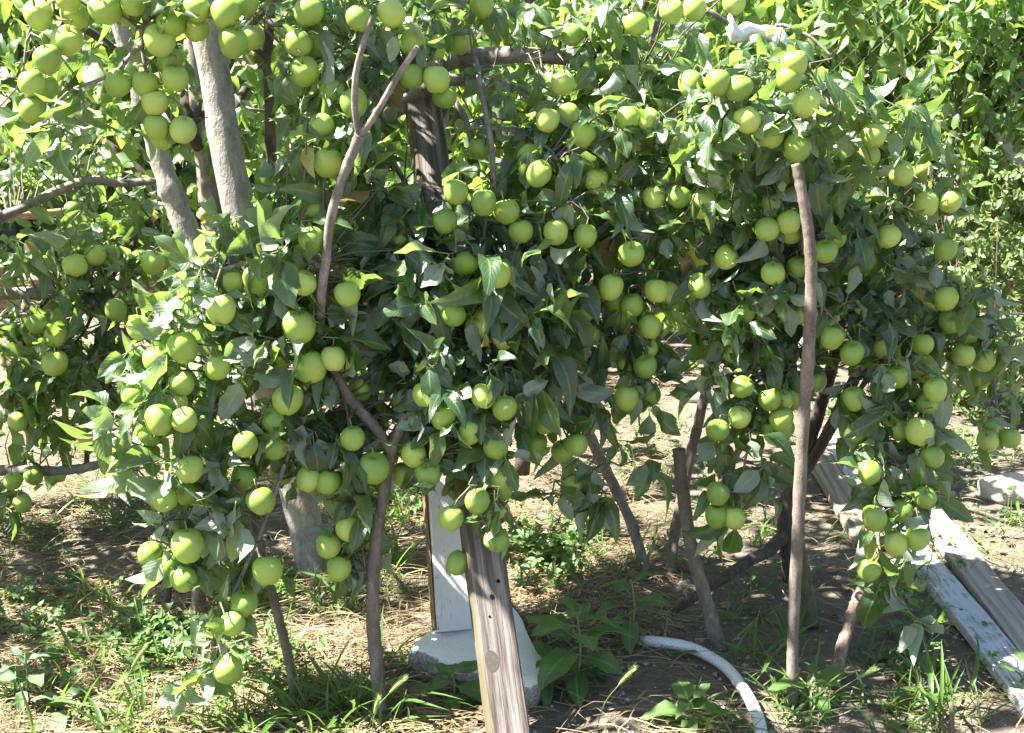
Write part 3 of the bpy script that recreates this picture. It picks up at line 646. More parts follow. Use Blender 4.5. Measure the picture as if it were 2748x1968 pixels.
for pts, w in [
    ([(2200, 480, 2.96), (2100, 520, 2.95), (2040, 620, 2.95), (1985, 690, 2.94), (1935, 760, 2.92), (1893, 800, 2.9)], [20, 18, 17, 16, 13, 9]),
    ([(1985, 690, 2.94), (1960, 820, 2.92), (1945, 930, 2.9), (1975, 980, 2.89), (2005, 1030, 2.87), (2025, 1090, 2.85), (2015, 1160, 2.82), (1990, 1300, 2.78), (1985, 1420, 2.76)], [14, 12, 11, 11, 10, 9, 8, 6, 4]),
    ([(2255, 760, 3.1), (2280, 860, 3.0), (2290, 920, 2.94), (2302, 975, 2.9), (2310, 1010, 2.88)], [16, 14, 12, 10, 7]),
    ([(2410, 640, 3.05), (2450, 688, 3.0), (2500, 725, 2.98), (2540, 753, 2.97), (2600, 830, 3.0), (2630, 880, 3.02), (2648, 920, 3.04), (2665, 1000, 3.05), (2672, 1060, 3.05), (2680, 1130, 3.05)], [20, 17, 15, 15, 13, 12, 11, 9, 8, 6]),
    ([(2370, 760, 3.05), (2376, 830, 2.96), (2388, 900, 2.92)], [12, 10, 7]),
    ([(2380, 800, 3.05), (2440, 900, 2.95), (2470, 1000, 2.9), (2474, 1085, 2.86), (2450, 1200, 2.82), (2400, 1290, 2.76), (2365, 1344, 2.72), (2357, 1450, 2.68), (2370, 1505, 2.66), (2385, 1560, 2.65)], [18, 16, 14, 13, 12, 11, 10, 10, 9, 6]),
    ([(2340, 930, 3.1), (2390, 1030, 2.95), (2425, 1080, 2.9), (2445, 1110, 2.88), (2480, 1250, 2.8), (2450, 1380, 2.72)], [14, 12, 11, 9, 7, 5]),
    ([(2361, 388, 2.98), (2446, 384, 3.0), (2510, 472, 3.0), (2545, 530, 3.0)], [14, 12, 10, 6]),
    ([(2120, 290, 2.84), (2074, 81, 3.0), (2163, 93, 2.98), (2236, 157, 2.95)], [10, 11, 10, 7]),
    ([(2150, 380, 2.9), (2050, 330, 2.8), (1960, 260, 2.8), (1900, 250, 2.8)], [14, 12, 9, 6]),
    ([(2180, 460, 2.95), (2060, 440, 2.85), (1960, 470, 2.8), (1880, 490, 2.78)], [14, 11, 9, 6]),
    ([(2330, 320, 2.95), (2280, 270, 2.85), (2200, 230, 2.8)], [10, 8, 6]),
    ([(2100, 520, 2.95), (2080, 600, 2.9), (2110, 720, 2.86), (2140, 800, 2.82)], [12, 10, 8, 6]),
]: tB.limb(pts, w, M['bark'], "branch", 7, 0.16, sub=5)

tC = Tree("apple_tree", G(30, 1420), "apple tree at the left edge with long level branches behind the front apples", mat=M['leaf'])
for pts, w, nm in [
    ([(-160, 1500, 3.7), (-150, 1100, 3.75), (-170, 780, 3.8), (-180, 500, 3.85), (-150, 200, 3.9)], [90, 80, 72, 64, 50], "trunk"),
    ([(-165, 800, 3.8), (-60, 790, 3.76), (0, 789, 3.74), (121, 787, 3.7), (215, 790, 3.66), (262, 820, 3.64), (300, 870, 3.62), (345, 930, 3.6), (360, 1040, 3.58)], [44, 38, 36, 34, 30, 26, 22, 18, 12], "limb"),
    ([(-160, 1290, 3.7), (-40, 1265, 3.6), (60, 1262, 3.56), (150, 1264, 3.52), (245, 1252, 3.5), (300, 1230, 3.48)], [36, 30, 28, 26, 24, 18], "limb"),
    ([(-175, 640, 3.82), (-40, 600, 3.9), (20, 575, 3.95), (90, 545, 3.95), (170, 505, 3.95), (230, 486, 3.95), (330, 492, 3.95), (425, 486, 3.95)], [36, 30, 28, 26, 24, 23, 21, 18], "limb"),
    ([(425, 486, 3.95), (432, 540, 3.93), (412, 585, 3.92), (372, 625, 3.9), (343, 692, 3.85), (311, 729, 3.8), (262, 813, 3.75), (230, 882, 3.7), (190, 935, 3.66)], [20, 20, 18, 16, 13, 12, 11, 9, 6], "branch"),
    ([(262, 880, 3.68), (250, 1060, 3.6), (236, 1180, 3.55), (232, 1250, 3.5)], [14, 14, 13, 14], "branch"),
    ([(140, 790, 3.7), (80, 860, 3.64), (60, 950, 3.6), (50, 1050, 3.56)], [12, 10, 8, 6], "branch"),
    ([(30, 1265, 3.57), (40, 1330, 3.5), (60, 1400, 3.46)], [9, 7, 4], "branch"),
]: tC.limb(pts, w, M['darkbark'] if nm != "trunk" and w[0] < 30 else M['bark'], nm, 10, 0.14, sub=6)

tD = Tree("apple_tree", G(1390, 1250), "brown stemmed apple tree behind the middle foliage, right of the prop", temps=FAR_T, mat=M['leaf_bg'], leaf="apple_leaf_far")
tD.limb([(1400, 1270, 3.9), (1425, 1000, 3.9), (1457, 690, 3.85), (1494, 580, 3.8), (1538, 485, 3.75), (1575, 395, 3.72), (1640, 260, 3.75), (1700, 100, 3.8), (1760, -80, 3.8)], [44, 40, 38, 38, 38, 36, 30, 26, 20], M['darkbark'], "trunk", 10)
tD.limb([(1740, 160, 3.8), (1790, -5, 3.6), (1890, 25, 3.5), (1950, 60, 3.5)], [22, 22, 18, 12], M['bark'], "branch")
tD.limb([(1457, 690, 3.85), (1440, 560, 3.9), (1380, 420, 3.95), (1330, 300, 4.0)], [26, 22, 18, 12], M['darkbark'], "branch")

# ------------------------------------------------------------------ apples: positions read from the photograph (tile, x, y, width)
Z = 2.476
TILE = {'A': (0, 0), 'B': (916, 0), 'C': (1832, 0), 'D': (0, 656), 'E': (916, 656), 'F': (1832, 656), 'G': (0, 1312), 'H': (916, 1312), 'I': (1832, 1312)}
AP = {
'A': "258,105,205 460,-10,190 500,110,130,1 700,60,205 890,20,190 860,90,120,1 1140,160,185 1060,275,205 1307,60,175 1305,195,160,.5 1497,95,205 1635,20,140 1547,285,195 445,270,200 315,400,190 210,555,150 300,580,120,1 215,735,160 785,555,185 965,560,180 915,510,130,1 1165,525,175 1030,685,165 1040,845,165 1075,910,145,1 1215,865,175 1130,400,140,1 2050,80,185 1985,290,180 2095,300,140,1 2020,480,185 1990,570,120,1 2205,610,130 2140,840,130 2185,1085,190 2065,1405,125 2130,1330,135,1 1945,1400,100,1 485,1400,115 695,1080,80,2 1370,1415,90,2 40,980,110,2 2075,1600,120 640,790,80,2 1680,250,110,1 100,1170,80,2",
'B': "113,125,180 335,95,190 935,35,145 475,285,180,.5 615,320,130,1 795,290,150,1 468,510,185 632,530,185 85,690,185 1960,165,135 2195,80,165 1470,555,150 1370,800,165 1607,905,180 1510,770,110,1 1240,1040,165,.5 1310,1160,145 1690,1200,140 1635,1100,130,1 760,1280,165 945,1350,155 1100,1410,170 690,1475,175 1195,1540,140 1425,1545,160 1620,1570,150 1910,790,145 2040,800,140 1970,920,130,1 1850,960,120,1 2080,1310,145 245,1550,170,1 395,1600,140,1 1530,235,140,1 690,650,120,1 920,990,120,1",
'C': "235,550,165 370,590,165 740,430,140 705,530,160 820,690,135 430,800,170 585,910,170 757,985,200 360,950,140,1 1268,905,175 1180,800,120,1 1230,1040,130,1 1450,1155,160 1585,1140,130,1 1620,1355,130 1775,1340,150 127,1360,190 -20,1310,130 560,1525,155 705,1480,150 600,1370,125,1 720,1550,130,1 1365,1575,170 340,25,120,1 80,60,130,1 1270,1280,110,1 50,560,125 1010,1580,110,1 240,840,140,1",
'D': "500,140,150 630,70,160 735,65,110,1 1015,125,145 1090,115,140 1180,85,100,1 245,530,140 225,605,140,1 368,610,150 90,590,100,1 770,437,155 880,380,150,1 860,470,130,1.5 365,790,165 440,870,145,1 1712,240,180 1895,190,135 1840,265,120,1 2020,260,125 1470,435,215 1990,550,215 1215,690,210 1035,770,165 1135,870,150,1 1205,930,180 1445,820,170 1155,1060,160,1 1060,1170,205 1225,1170,165 1000,1260,165,1 2060,820,230 2215,760,150 1910,1035,190 1955,1130,165,1 890,1010,130,1 2050,1560,140 2180,1580,150 1630,1330,140 1830,1350,175 120,1180,110 85,1575,120 225,1545,90,1 930,560,100,1 1550,250,120,1 1260,1500,130 1870,1520,110,1 1620,1550,130,1 1820,1180,100,1",
'E': "40,330,155 235,330,90,1 820,135,180 1045,205,145 745,470,130 910,545,110,1 965,480,120,1 1190,410,130,1 1080,620,115,1 1260,745,150 1925,65,175 1790,290,160 2095,310,155 2180,320,90,1 1930,410,120 2050,550,115 1645,600,110,1 1610,450,120,1 2025,690,110,1 1900,805,115,1 2020,815,145 1895,1025,145 2050,1000,130,1 20,800,150 130,965,120 190,965,95,1 945,1010,145 1085,1090,140 675,1150,155 655,1250,95,1 415,1050,130 555,1000,135 855,1250,135 1025,1350,135 1350,1180,105 1560,1330,135 1470,1380,120,1 1290,1320,120,1 75,1290,170 215,1490,215 480,1400,140 580,1520,170 410,1530,110,1 1050,1560,175 1530,1580,110,1 375,30,120,1 1530,140,110,1 1820,375,95,1 1850,480,100,1",
'F': "115,280,95 105,350,80,1 600,195,150 290,90,140 770,160,100,1 950,50,110 1365,10,150 1745,40,140 1210,115,90,1 1748,360,165 1775,520,160 410,450,130,1 770,460,120 995,620,150 1125,725,150 1590,665,135 1345,690,110,1 335,710,100,1 395,950,125 580,1035,125 655,1040,100,1 735,1020,120 885,910,100,1 1140,1030,150 1420,885,120 1340,920,90,1 1680,970,160 1865,735,145 1995,770,165 1975,890,135,1 1625,1060,90,1 230,1240,130 375,1150,130 540,1200,110,1 655,1165,160 665,1230,150,1 465,1190,100,1 1430,1225,145,1 1570,1245,180 1655,1410,150 1150,1250,100,1 1240,1520,125 2030,1310,150 2175,1290,120 2030,1210,110,1 1890,600,100,1 560,720,100,1",
'G': "1250,380,215 1225,600,170 1130,500,120,1 1775,545,200 1620,765,205 1545,900,160 1460,870,110,1 1515,1200,185 1735,85,180 1095,70,160 1250,30,140,1 150,100,100 90,0,90,1 1000,440,110,1 2180,380,150 2250,530,145",
'H': "905,85,145 1055,10,125,1 725,200,100 775,495,105 1033,345,165 1040,160,90,1 50,270,155 180,330,110,1",
'I': "235,35,130 225,185,125 340,195,115 1275,200,140 1450,150,130 1610,60,150 1420,370,145 1560,330,120 1235,545,120",
}
# foliage of the three near trees: tree, centre x, y, half width, half height, distance, spread, leaf rosettes, share of turned leaves, leaf length
REG = [
 (tA, 290, 60, 320, 150, 2.80, .14, 20, 0.54, .085), (tA, 120, 260, 150, 160, 2.72, .10, 10, 0.68, .085), (tA, 420, 280, 150, 130, 2.80, .10, 8, 0.54, .08),
 (tA, 860, 120, 210, 180, 2.95, .18, 34, 0.20, .080), (tA, 860, 420, 150, 190, 2.86, .16, 30, 0.15, .085), (tA, 1010, 470, 150, 160, 2.82, .12, 18, 0.10, .095),
 (tA, 1190, 660, 230, 180, 2.80, .12, 50, 0.08, .1), (tA, 1250, 880, 250, 210, 2.72, .11, 58, 0.10, .1), (tA, 1120, 800, 140, 200, 2.84, .14, 26, 0.08, .1),
 (tA, 1240, 1110, 190, 170, 2.62, .07, 32, 0.18, .092), (tA, 1300, 1350, 70, 60, 2.53, .04, 3, 0.40, .08), (tA, 1040, 1000, 110, 170, 2.78, .1, 18, 0.10, .095),
 (tA, 640, 720, 190, 160, 2.74, .15, 36, 0.41, .088), (tA, 520, 900, 190, 180, 2.62, .12, 34, 0.54, .088), (tA, 790, 800, 130, 220, 2.68, .12, 30, 0.20, .095),
 (tA, 400, 1130, 150, 170, 2.52, .10, 22, 0.68, .092), (tA, 600, 1130, 160, 180, 2.58, .12, 30, 0.47, .088), (tA, 500, 1380, 190, 140, 2.50, .08, 28, 0.68, .085), (tA, 660, 1430, 110, 160, 2.50, .08, 14, 0.54, .088),
 (tA, 590, 1680, 60, 60, 2.43, .04, 4, 0.68, .085), (tA, 540, 1790, 70, 80, 2.42, .04, 5, 0.70, .085),
 (tA, 860, 1180, 150, 190, 2.62, .08, 26, 0.25, .09), (tA, 940, 1440, 90, 130, 2.57, .05, 9, 0.35, .085),
 (tA, 1500, 560, 170, 180, 2.88, .14, 30, 0.25, .09), (tA, 1430, 330, 190, 160, 2.98, .14, 30, 0.20, .082), (tA, 1640, 420, 170, 170, 2.98, .14, 32, 0.15, .092), (tA, 1570, 740, 150, 190, 2.88, .12, 30, 0.15, .1), (tA, 1440, 860, 130, 150, 2.80, .10, 20, 0.15, .1),
 (tA, 1725, 820, 80, 230, 2.86, .07, 22, 0.35, .085), (tA, 1540, 1130, 150, 140, 2.78, .08, 17, 0.30, .09), (tA, 1560, 1290, 110, 70, 2.76, .06, 6, 0.30, .095), (tA, 1740, 1180, 60, 90, 2.82, .05, 4, 0.30, .095),
 (tA, 1450, 100, 330, 110, 3.10, .16, 40, 0.20, .085), (tA, 1690, 150, 200, 150, 3.05, .14, 26, 0.25, .085), (tA, 1080, 90, 130, 130, 2.92, .12, 14, 0.15, .09), (tA, 700, 560, 140, 120, 2.95, .15, 20, 0.41, .08),
 (tB, 2070, 270, 240, 130, 2.76, .12, 40, 0.47, .088), (tB, 2010, 440, 180, 110, 2.80, .12, 22, 0.41, .092), (tB, 2280, 330, 190, 130, 2.88, .12, 24, 0.54, .09),
 (tB, 2130, 600, 220, 170, 2.90, .15, 50, 0.12, .09), (tB, 2010, 820, 150, 170, 2.92, .14, 40, 0.08, .092), (tB, 2120, 900, 100, 200, 2.98, .12, 24, 0.08, .09), (tB, 2010, 1060, 130, 110, 2.86, .10, 18, 0.20, .088), (tB, 1990, 1280, 90, 160, 2.79, .06, 9, 0.25, .1),
 (tB, 2330, 680, 170, 170, 2.98, .14, 38, 0.41, .085), (tB, 2440, 800, 160, 180, 2.98, .12, 34, 0.47, .085), (tB, 2320, 960, 140, 170, 2.90, .12, 32, 0.25, .088), (tB, 2460, 500, 150, 140, 3.0, .12, 18, 0.61, .082),
 (tB, 2420, 1120, 140, 150, 2.84, .10, 28, 0.25, .09), (tB, 2430, 1290, 100, 100, 2.76, .06, 12, 0.41, .085), (tB, 2400, 1480, 75, 110, 2.66, .05, 7, 0.68, .085), (tB, 2400, 1600, 60, 70, 2.65, .03, 3, 0.68, .095),
 (tB, 2590, 860, 110, 130, 3.02, .08, 14, 0.68, .08), (tB, 2670, 1050, 70, 150, 3.05, .06, 10, 0.68, .075), (tB, 2680, 930, 60, 60, 3.05, .05, 5, 0.68, .08),
 (tB, 1880, 640, 110, 140, 2.92, .10, 18, 0.15, .085), (tB, 1850, 330, 130, 170, 2.92, .12, 20, 0.41, .085),
 (tB, 2110, 60, 60, 25, 2.86, .03, 2, .40, .075),
 (tC, 120, 690, 190, 110, 3.72, .2, 34, 0.25, .085), (tC, 330, 730, 150, 110, 3.76, .2, 26, 0.25, .08), (tC, 210, 860, 200, 120, 3.66, .2, 36, 0.15, .085), (tC, 120, 1080, 170, 160, 3.58, .15, 42, 0.08, .095), (tC, 300, 1000, 110, 120, 3.60, .12, 16, 0.15, .085),
 (tC, 40, 1340, 60, 90, 3.46, .06, 5, 0.15, .09), (tC, 160, 480, 240, 140, 4.05, .2, 40, 0.20, .08), (tC, 420, 620, 120, 120, 3.9, .2, 18, 0.30, .08), (tC, 60, 950, 120, 110, 3.66, .15, 20, 0.10, .09),
]
def region_at(x, y):
    best = None; bd = 1e9
    for r in REG:
        d = math.hypot((x - r[1]) / r[3], (y - r[2]) / r[4])
        if d < bd: bd, best = d, r
    return best
def apple_mesh(seed):
    rr = random.Random(seed); SEG, R = 22, 15; V = []; Fc = []
    el = rr.uniform(0.95, 1.12); cone = rr.uniform(0.03, 0.16); sh = (rr.uniform(-.09, .09), rr.uniform(-.09, .09), rr.uniform(0, .10))
    for i in range(R + 1):
        a = math.pi * i / R; s = math.sin(a); c = math.cos(a)
        rad = 0.5 * s ** 0.9 * (1 + cone * c); z = 0.5 * el * c
        z -= 0.13 * math.exp(-(rad / 0.13) ** 2) if c > 0 else -0.075 * math.exp(-(rad / 0.12) ** 2)
        for j in range(SEG):
            b = 2 * math.pi * j / SEG
            lob = 1 + 0.022 * math.cos(5 * b + seed) * (1 - c) * 0.6 + 0.02 * math.cos(2 * b + seed * 2)
            V.append((rad * lob * math.cos(b) + sh[0] * z, rad * lob * math.sin(b) + sh[1] * z, z * (1 + sh[2] * math.cos(b + seed) * s) + 0.012 * math.cos(5 * b + seed) * (1 if c < -0.6 else 0)))
    for i in range(R):
        for j in range(SEG):
            a = i * SEG + j; b = i * SEG + (j + 1) % SEG; Fc.append((a, a + SEG, b + SEG, b))
    return mesh("apple", V, Fc, M['apple'], True, None, np.zeros(len(V)))
AM = [apple_mesh(i) for i in range(12)]
sv, sf = tube(catmull([Vector((0, 0, 0.30)), Vector((0.01, 0, 0.55)), Vector((0.06, 0.02, 0.82))], 3), 0.022, 0.026, 5)
STALK = mesh("stalk", sv, sf, M['stalk'])
cv = [(0, 0, -0.405)]; cf = []
for i in range(10):
    a = math.pi * i / 5; r_ = 0.085 if i % 2 == 0 else 0.04; cv.append((r_ * math.cos(a), r_ * math.sin(a), -0.455 if i % 2 == 0 else -0.425))
for i in range(10): cf.append((0, 1 + (i + 1) % 10, 1 + i))
CALYX = mesh("calyx", cv, cf, M['calyx'])
LM = [  # places that apples hang at: photo point and words
 (80, 90, "in the bunch at the upper left corner"), (90, 260, "in the low bunch at the upper left edge"), (330, 40, "at the top edge, far left of the forked branch"), (440, 90, "in the pair left of the grey trunk top"),
 (590, 60, "hiding the top of the grey trunk"), (420, 220, "in the hanging bunch just left of the grey trunk"), (440, 350, "at the bottom of the grey trunk's left bunch"), (820, 60, "near the top, left of the bare prongs"),
 (820, 180, "beside the dark upright limb near the top"), (890, 330, "left of the bare branch's fork"), (840, 550, "left of the bare branch, halfway down"), (1000, 50, "beside the tip of the left bare prong"),
 (1110, 130, "behind the tip of the right bare prong"), (1140, 210, "on top of the leaning prop"), (930, 280, "behind the left bare prong"), (1290, 20, "at the top edge over the level grey limb"),
 (1750, 50, "at the top, left of the white rag"), (1510, 220, "under the level grey limb"), (1490, 330, "in the middle below the level grey limb"), (1430, 450, "behind the hanging twig below the level limb"), (1590, 470, "beside the brown stem behind the middle"),
 (1690, 340, "left of the sunlit right crown"), (1230, 520, "in the shaded cluster right of the prop top"), (1200, 590, "above the large dark leaves on the prop"), (1390, 620, "in the middle below the long hanging branch"), (1560, 630, "in the pair at the picture's middle right"),
 (1770, 530, "beside the hanging string of apples, at its top"), (1050, 640, "in deep shade left of the post"), (1960, 230, "on the left of the sunlit right crown"), (2120, 200, "at the top of the sunlit right crown"), (2040, 350, "in the sunlit row across the right crown"), (2130, 400, "above the tip of the tall brown stake"),
 (2340, 380, "right of the sunlit right crown"), (2450, 470, "in the upper right pair above the lower right pair"), (2520, 545, "in the pair at the right tree's outer edge"), (1870, 545, "left of the tall stake, under the sunlit crown"), (2080, 600, "left of the tall stake's upper part"), (2120, 590, "touching the tall stake's upper part"), (2380, 640, "right of the tall stake's upper part"),
 (1960, 20, "above the white rag"), (230, 700, "at the left, above the level grey branch"), (440, 700, "in the row behind the left front branch"), (110, 890, "in the trio at the left edge"), (330, 830, "under the level grey branch at the left"), (160, 985, "below the trio at the left edge"), (700, 740, "on the branch left of the bare branch"),
 (790, 740, "just left of the bare branch, under its elbow"), (590, 830, "in the sunlit left branch, under folded leaf"), (800, 880, "left of the bare branch's foot"), (470, 950, "in the upper bunch of the sunlit left branch"), (480, 1030, "in the middle bunch of the sunlit left branch"), (450, 1130, "in the big bunch of the sunlit left branch"), (590, 985, "right of the sunlit left branch"),
 (840, 1000, "under the bright sunlit leaf left of the bare branch"), (780, 1090, "behind the drooping twig left of the grey trunk base"), (60, 1140, "in the dark leaves at the left edge"), (60, 1290, "under the lower level branch at the left edge"), (860, 1290, "above the grey trunk base"), (700, 1200, "in the shade right of the big sunlit bunch"), (680, 1290, "in the leaves above the left low bunch"),
 (1250, 700, "among the large dark leaves in the middle"), (1320, 730, "right of the large dark leaves in the middle"), (1250, 860, "under the large dark leaves in the middle"), (1360, 830, "in shade right of the middle leaves"), (1420, 960, "in the middle with a leaf over its shoulder"), (1660, 770, "in the upper part of the hanging string of apples"), (1760, 790, "right of the hanging string of apples"), (1570, 870, "in deep shade left of the hanging string"),
 (1720, 940, "in the middle of the hanging string of apples"), (1720, 1060, "at the bottom of the hanging string of apples"), (950, 1040, "right of the bright sunlit leaf"), (1130, 1070, "in shade above the forked stake"), (1310, 1080, "in the row above the leaning prop"), (1180, 1130, "left of the leaning prop, in shade"), (1290, 1180, "above the bare part of the leaning prop"), (1470, 1140, "half hidden right of the prop"),
 (1520, 1210, "in the low hanging leaves right of the prop"), (960, 1200, "beside the forked stake's left arm"), (1130, 1250, "between the forked stake and the prop"), (1330, 1290, "beside the upper bare part of the prop"), (1875, 780, "in the small pair behind the leaning pole"), (2010, 720, "in the dark middle of the right tree"), (2140, 800, "behind the tall stake at half height"), (2020, 840, "in the dark leaves left of the tall stake"),
 (2260, 930, "right of the tall stake at half height"), (2540, 840, "in the stacked pair at the right"), (2440, 920, "in the leaves left of the stacked pair"), (2400, 1020, "in the dark leaves right of the tall stake"), (2290, 1070, "under the bunch of wilted leaves"), (2510, 1050, "right of the wilted leaves"), (2620, 960, "in the trio near the right edge"),
 (1990, 1040, "above the low bunch left of the tall stake"), (1950, 1140, "left in the low bunch beside the tall stake"), (2090, 1130, "in the low bunch touching the tall stake"), (2440, 1150, "in the big pair at the lower right"), (2500, 1220, "below the big pair at the lower right"), (2310, 1210, "left of the big pair at the lower right"), (2670, 1180, "in the dangling pair at the right edge"),
 (500, 1460, "in the low sunlit left bunch"), (490, 1550, "under the low sunlit left bunch"), (710, 1530, "above the thin left stake"), (640, 1640, "in the pair below the low sunlit bunch"), (610, 1800, "hanging lowest at the left"), (700, 1345, "over the low left bunch"), (460, 1340, "in the pale leaves over the low left bunch"), (60, 1350, "dangling at the left edge"), (890, 1500, "low beside the forked stake"), (935, 1430, "left of the forked stake's lower part"),
 (1290, 1350, "over the bare part of the prop"), (1220, 1450, "in front of the white post"), (1335, 1450, "hanging over the prop's bare face"), (1930, 1360, "in the dangling trio left of the tall stake"), (2400, 1390, "in the low bunch over the planks"), (2440, 1450, "under the low bunch over the planks"), (2330, 1530, "hanging lowest over the planks"), (1010, 1300, "beside the forked stake's stem"), (280, 560, "far back at the left, above the level branch"), (280, 420, "far back left of the grey trunk"),
]
apples = []
for tl, txt in AP.items():
    ox, oy = TILE[tl]
    for it in txt.split():
        v = [float(q) for q in it.split(',')]; x, y, d = ox + v[0] / Z, oy + v[1] / Z, v[2] / Z * random.uniform(0.90, 1.08); b = v[3] if len(v) > 3 else 0
        if any(math.hypot(x - a[0], y - a[1]) < 26 for a in apples): continue
        r = region_at(x, y); Y = r[5] - r[6] * 0.9 + b * 0.07
        if b == 2: Y = 4.6
        apples.append([x, y, d, b, Y, r[0]])
groups = {}
for a in apples:
    k = min(range(len(LM)), key=lambda i: math.hypot(a[0] - LM[i][0], a[1] - LM[i][1])); groups.setdefault(k, []).append(a)
NUM = ["", "one", "two", "three", "four", "five", "six", "seven", "eight", "nine", "ten", "eleven", "twelve"]
ORD = ["", "", "second", "third", "fourth", "fifth", "sixth", "seventh", "eighth", "ninth", "tenth"]
for k, lst in groups.items():
    dx = max(a[0] for a in lst) - min(a[0] for a in lst); dy = max(a[1] for a in lst) - min(a[1] for a in lst)
    hor = dx >= dy; lst.sort(key=lambda a: a[0] if hor else a[1]); n = len(lst)
    for i, a in enumerate(lst):
        if n == 1: w = "the apple"
        elif n == 2: w = ("left" if hor else "upper") if i == 0 else ("right" if hor else "lower"); w += " one of two apples"
        else:
            if i == 0: w = "leftmost" if hor else "topmost"
            elif i == n - 1: w = "rightmost" if hor else "lowest"
            else: w = ORD[i + 1] + (" from left" if hor else " from top")
            w += f" of {NUM[n]} apples"
        a.append((("green apple " + LM[k][2]) if n == 1 else ((w if len((w + LM[k][2]).split()) > 13 else w.replace(" apples", " green apples")) + " " + LM[k][2])))
for i, (x, y, d, b, Y, tr, lab) in enumerate(apples):
    p = P(x, y, Y); dia = max(0.056, min(0.086, d * proj(p)[2] / F))
    o = bpy.data.objects.new("apple", AM[(i * 7) % 12]); COL.objects.link(o)
    o.location = p; o.scale = (dia, dia, dia)
    tx = random.gauss(0, 0.28) - (0.35 if y < 450 and x < 900 else -0.05); ty = random.gauss(0, 0.3)
    o.rotation_euler = (tx, ty, random.uniform(0, 6.28))
    o.rotation_euler = (Matrix.Rotation(ty, 3, 'Y') @ Matrix.Rotation(-tx, 3, 'X') @ Matrix.Rotation(random.uniform(0, 6.28), 3, 'Z')).to_euler()
    tag(o, lab, "apple", "green apples on the trees")
    for nm, me in (("stalk", STALK), ("calyx", CALYX)):
        c = bpy.data.objects.new(nm, me); COL.objects.link(c); c.parent = o
    # spur twig the stalk hangs from
    top_ = p + (o.rotation_euler.to_matrix() @ Vector((0.06, 0.02, 0.82))) * dia
    if tr.pts:
        q = min(tr.pts, key=lambda s: (s - top_).length_squared)
        if (q - top_).length < 0.45: tr.twig(q, top_, 0.0024)
# the sticks and bare wood seen in front of the leaves
CLEAR += [([(1612, 1230), (1650, 1310), (1735, 1550)], 20, 3.32), ([(1822, 1215), (1858, 1480), (1934, 1748)], 22, 2.98), ([(1797, 1560), (1838, 1290), (1880, 1110)], 16, 3.42), ([(1135, 230), (1140, 340), (1150, 500)], 48, 3.2), ([(530, 110), (590, 260), (615, 400), (640, 520)], 46, 3.45), ([(430, 430), (520, 640)], 30, 3.3), ([(1180, 165), (1290, 150), (1500, 152)], 34, 3.2), ([(1283, 180), (1308, 323), (1324, 460), (1305, 580)], 14, 2.9),
          ([(1203, 242), (1251, 323), (1271, 416)], 12, 2.97), ([(2250, 900), (2190, 1120)], 22, 3.1), ([(820, 1370), (850, 1520)], 46, 3.3), ([(720, 60), (720, 400)], 20, 3.5), ([(0, 789), (110, 787)], 20, 3.75), ([(0, 1262), (230, 1256)], 18, 3.58), ([(180, 500), (420, 488)], 16, 3.96)]
CL = []
for pts, rad, Y in CLEAR:
    for (x0, y0), (x1, y1) in zip(pts[:-1], pts[1:]):
        n = max(2, int(math.hypot(x1 - x0, y1 - y0) / (rad * 0.7)))
        for i in range(n + 1): CL.append((x0 + (x1 - x0) * i / n, y0 + (y1 - y0) * i / n, rad, Y))
CL = np.array(CL); AA = np.array([(a[0], a[1], a[2] * 0.5, a[4]) for a in apples if a[3] < 1.2])
AB = np.array([a[3] for a in apples if a[3] < 1.2])
def hides(c):
    x, y, dep = proj(c)
    d = np.hypot(AA[:, 0] - x, AA[:, 1] - y)
    lim = AA[:, 2] * np.where(AB < 0.4, 0.66, np.where(AB < 0.8, 0.5, 0.3))
    if ((d < lim) & (AA[:, 3] + 0.02 > c.y)).any(): return random.random() < 0.85
    d = np.hypot(CL[:, 0] - x, CL[:, 1] - y)
    return bool(((d < CL[:, 2] + 10) & (CL[:, 3] > c.y)).any()) and random.random() < 0.95
def rosette(fol, pos, ax, n, L, under, check=True, spread=1.0, up=0.9, droop=0.45):
    u = ax.orthogonal().normalized(); v = ax.cross(u); a0 = random.uniform(0, 6.28); base = []
    for k in range(n):
        a = a0 + k * 2.4; rad = u * math.cos(a) + v * math.sin(a)
        d = (rad * random.uniform(0.6, 1.0) * spread + ax * random.uniform(0.1, 0.9) + Vector((0, 0, -1)) * random.uniform(0.0, droop * 2)).normalized()
        nrm = UPV * up + ax * 0.45 + Vector((0, -0.35, 0)) + rv(0.35)
        if random.random() < under: nrm = -nrm + rv(0.6)
        l = L * (0.90 if L < 0.095 else 0.96) * random.choice((0.4, 0.6, 0.75, 0.9, 1.0, 1.1, 1.25)) * random.uniform(0.9, 1.1)
        o = pos - ax * random.uniform(0, 0.035)
        if check and (hides(o + d * l * 0.75) or hides(o + d * l * 0.4)): continue
        fol.add(o, d, nrm, l)
for tr, cx, cy, rx, ry, Y, dY, n, under, L in REG:
    for _ in range(int(n * (0.78 if (cx < 720 and tr is tA) else 1.18 if (tr is tA and cx < 1330) else 0.95))):
        while True:
            a, b = random.uniform(-1, 1), random.uniform(-1, 1)
            if a * a + b * b < 1: break
        p = P(cx + a * rx, cy + b * ry, Y + random.uniform(-1, 1) * dY + 0.1 * (a * a + b * b) * dY)
        if p.z < 0.12: continue
        ax = Vector((random.gauss(0, 0.6), random.gauss(-0.35, 0.55), random.gauss(-0.25, 0.5))).normalized()
        rosette(tr.f, p, ax, random.randint(4, 7), L, under)
        q = min(tr.pts, key=lambda s: (s - p).length_squared)
        if 0.02 < (q - p).length < 0.42: tr.twig(q, p, 0.0021)
        else: tr.twig(p - ax * 0.07, p, 0.002)
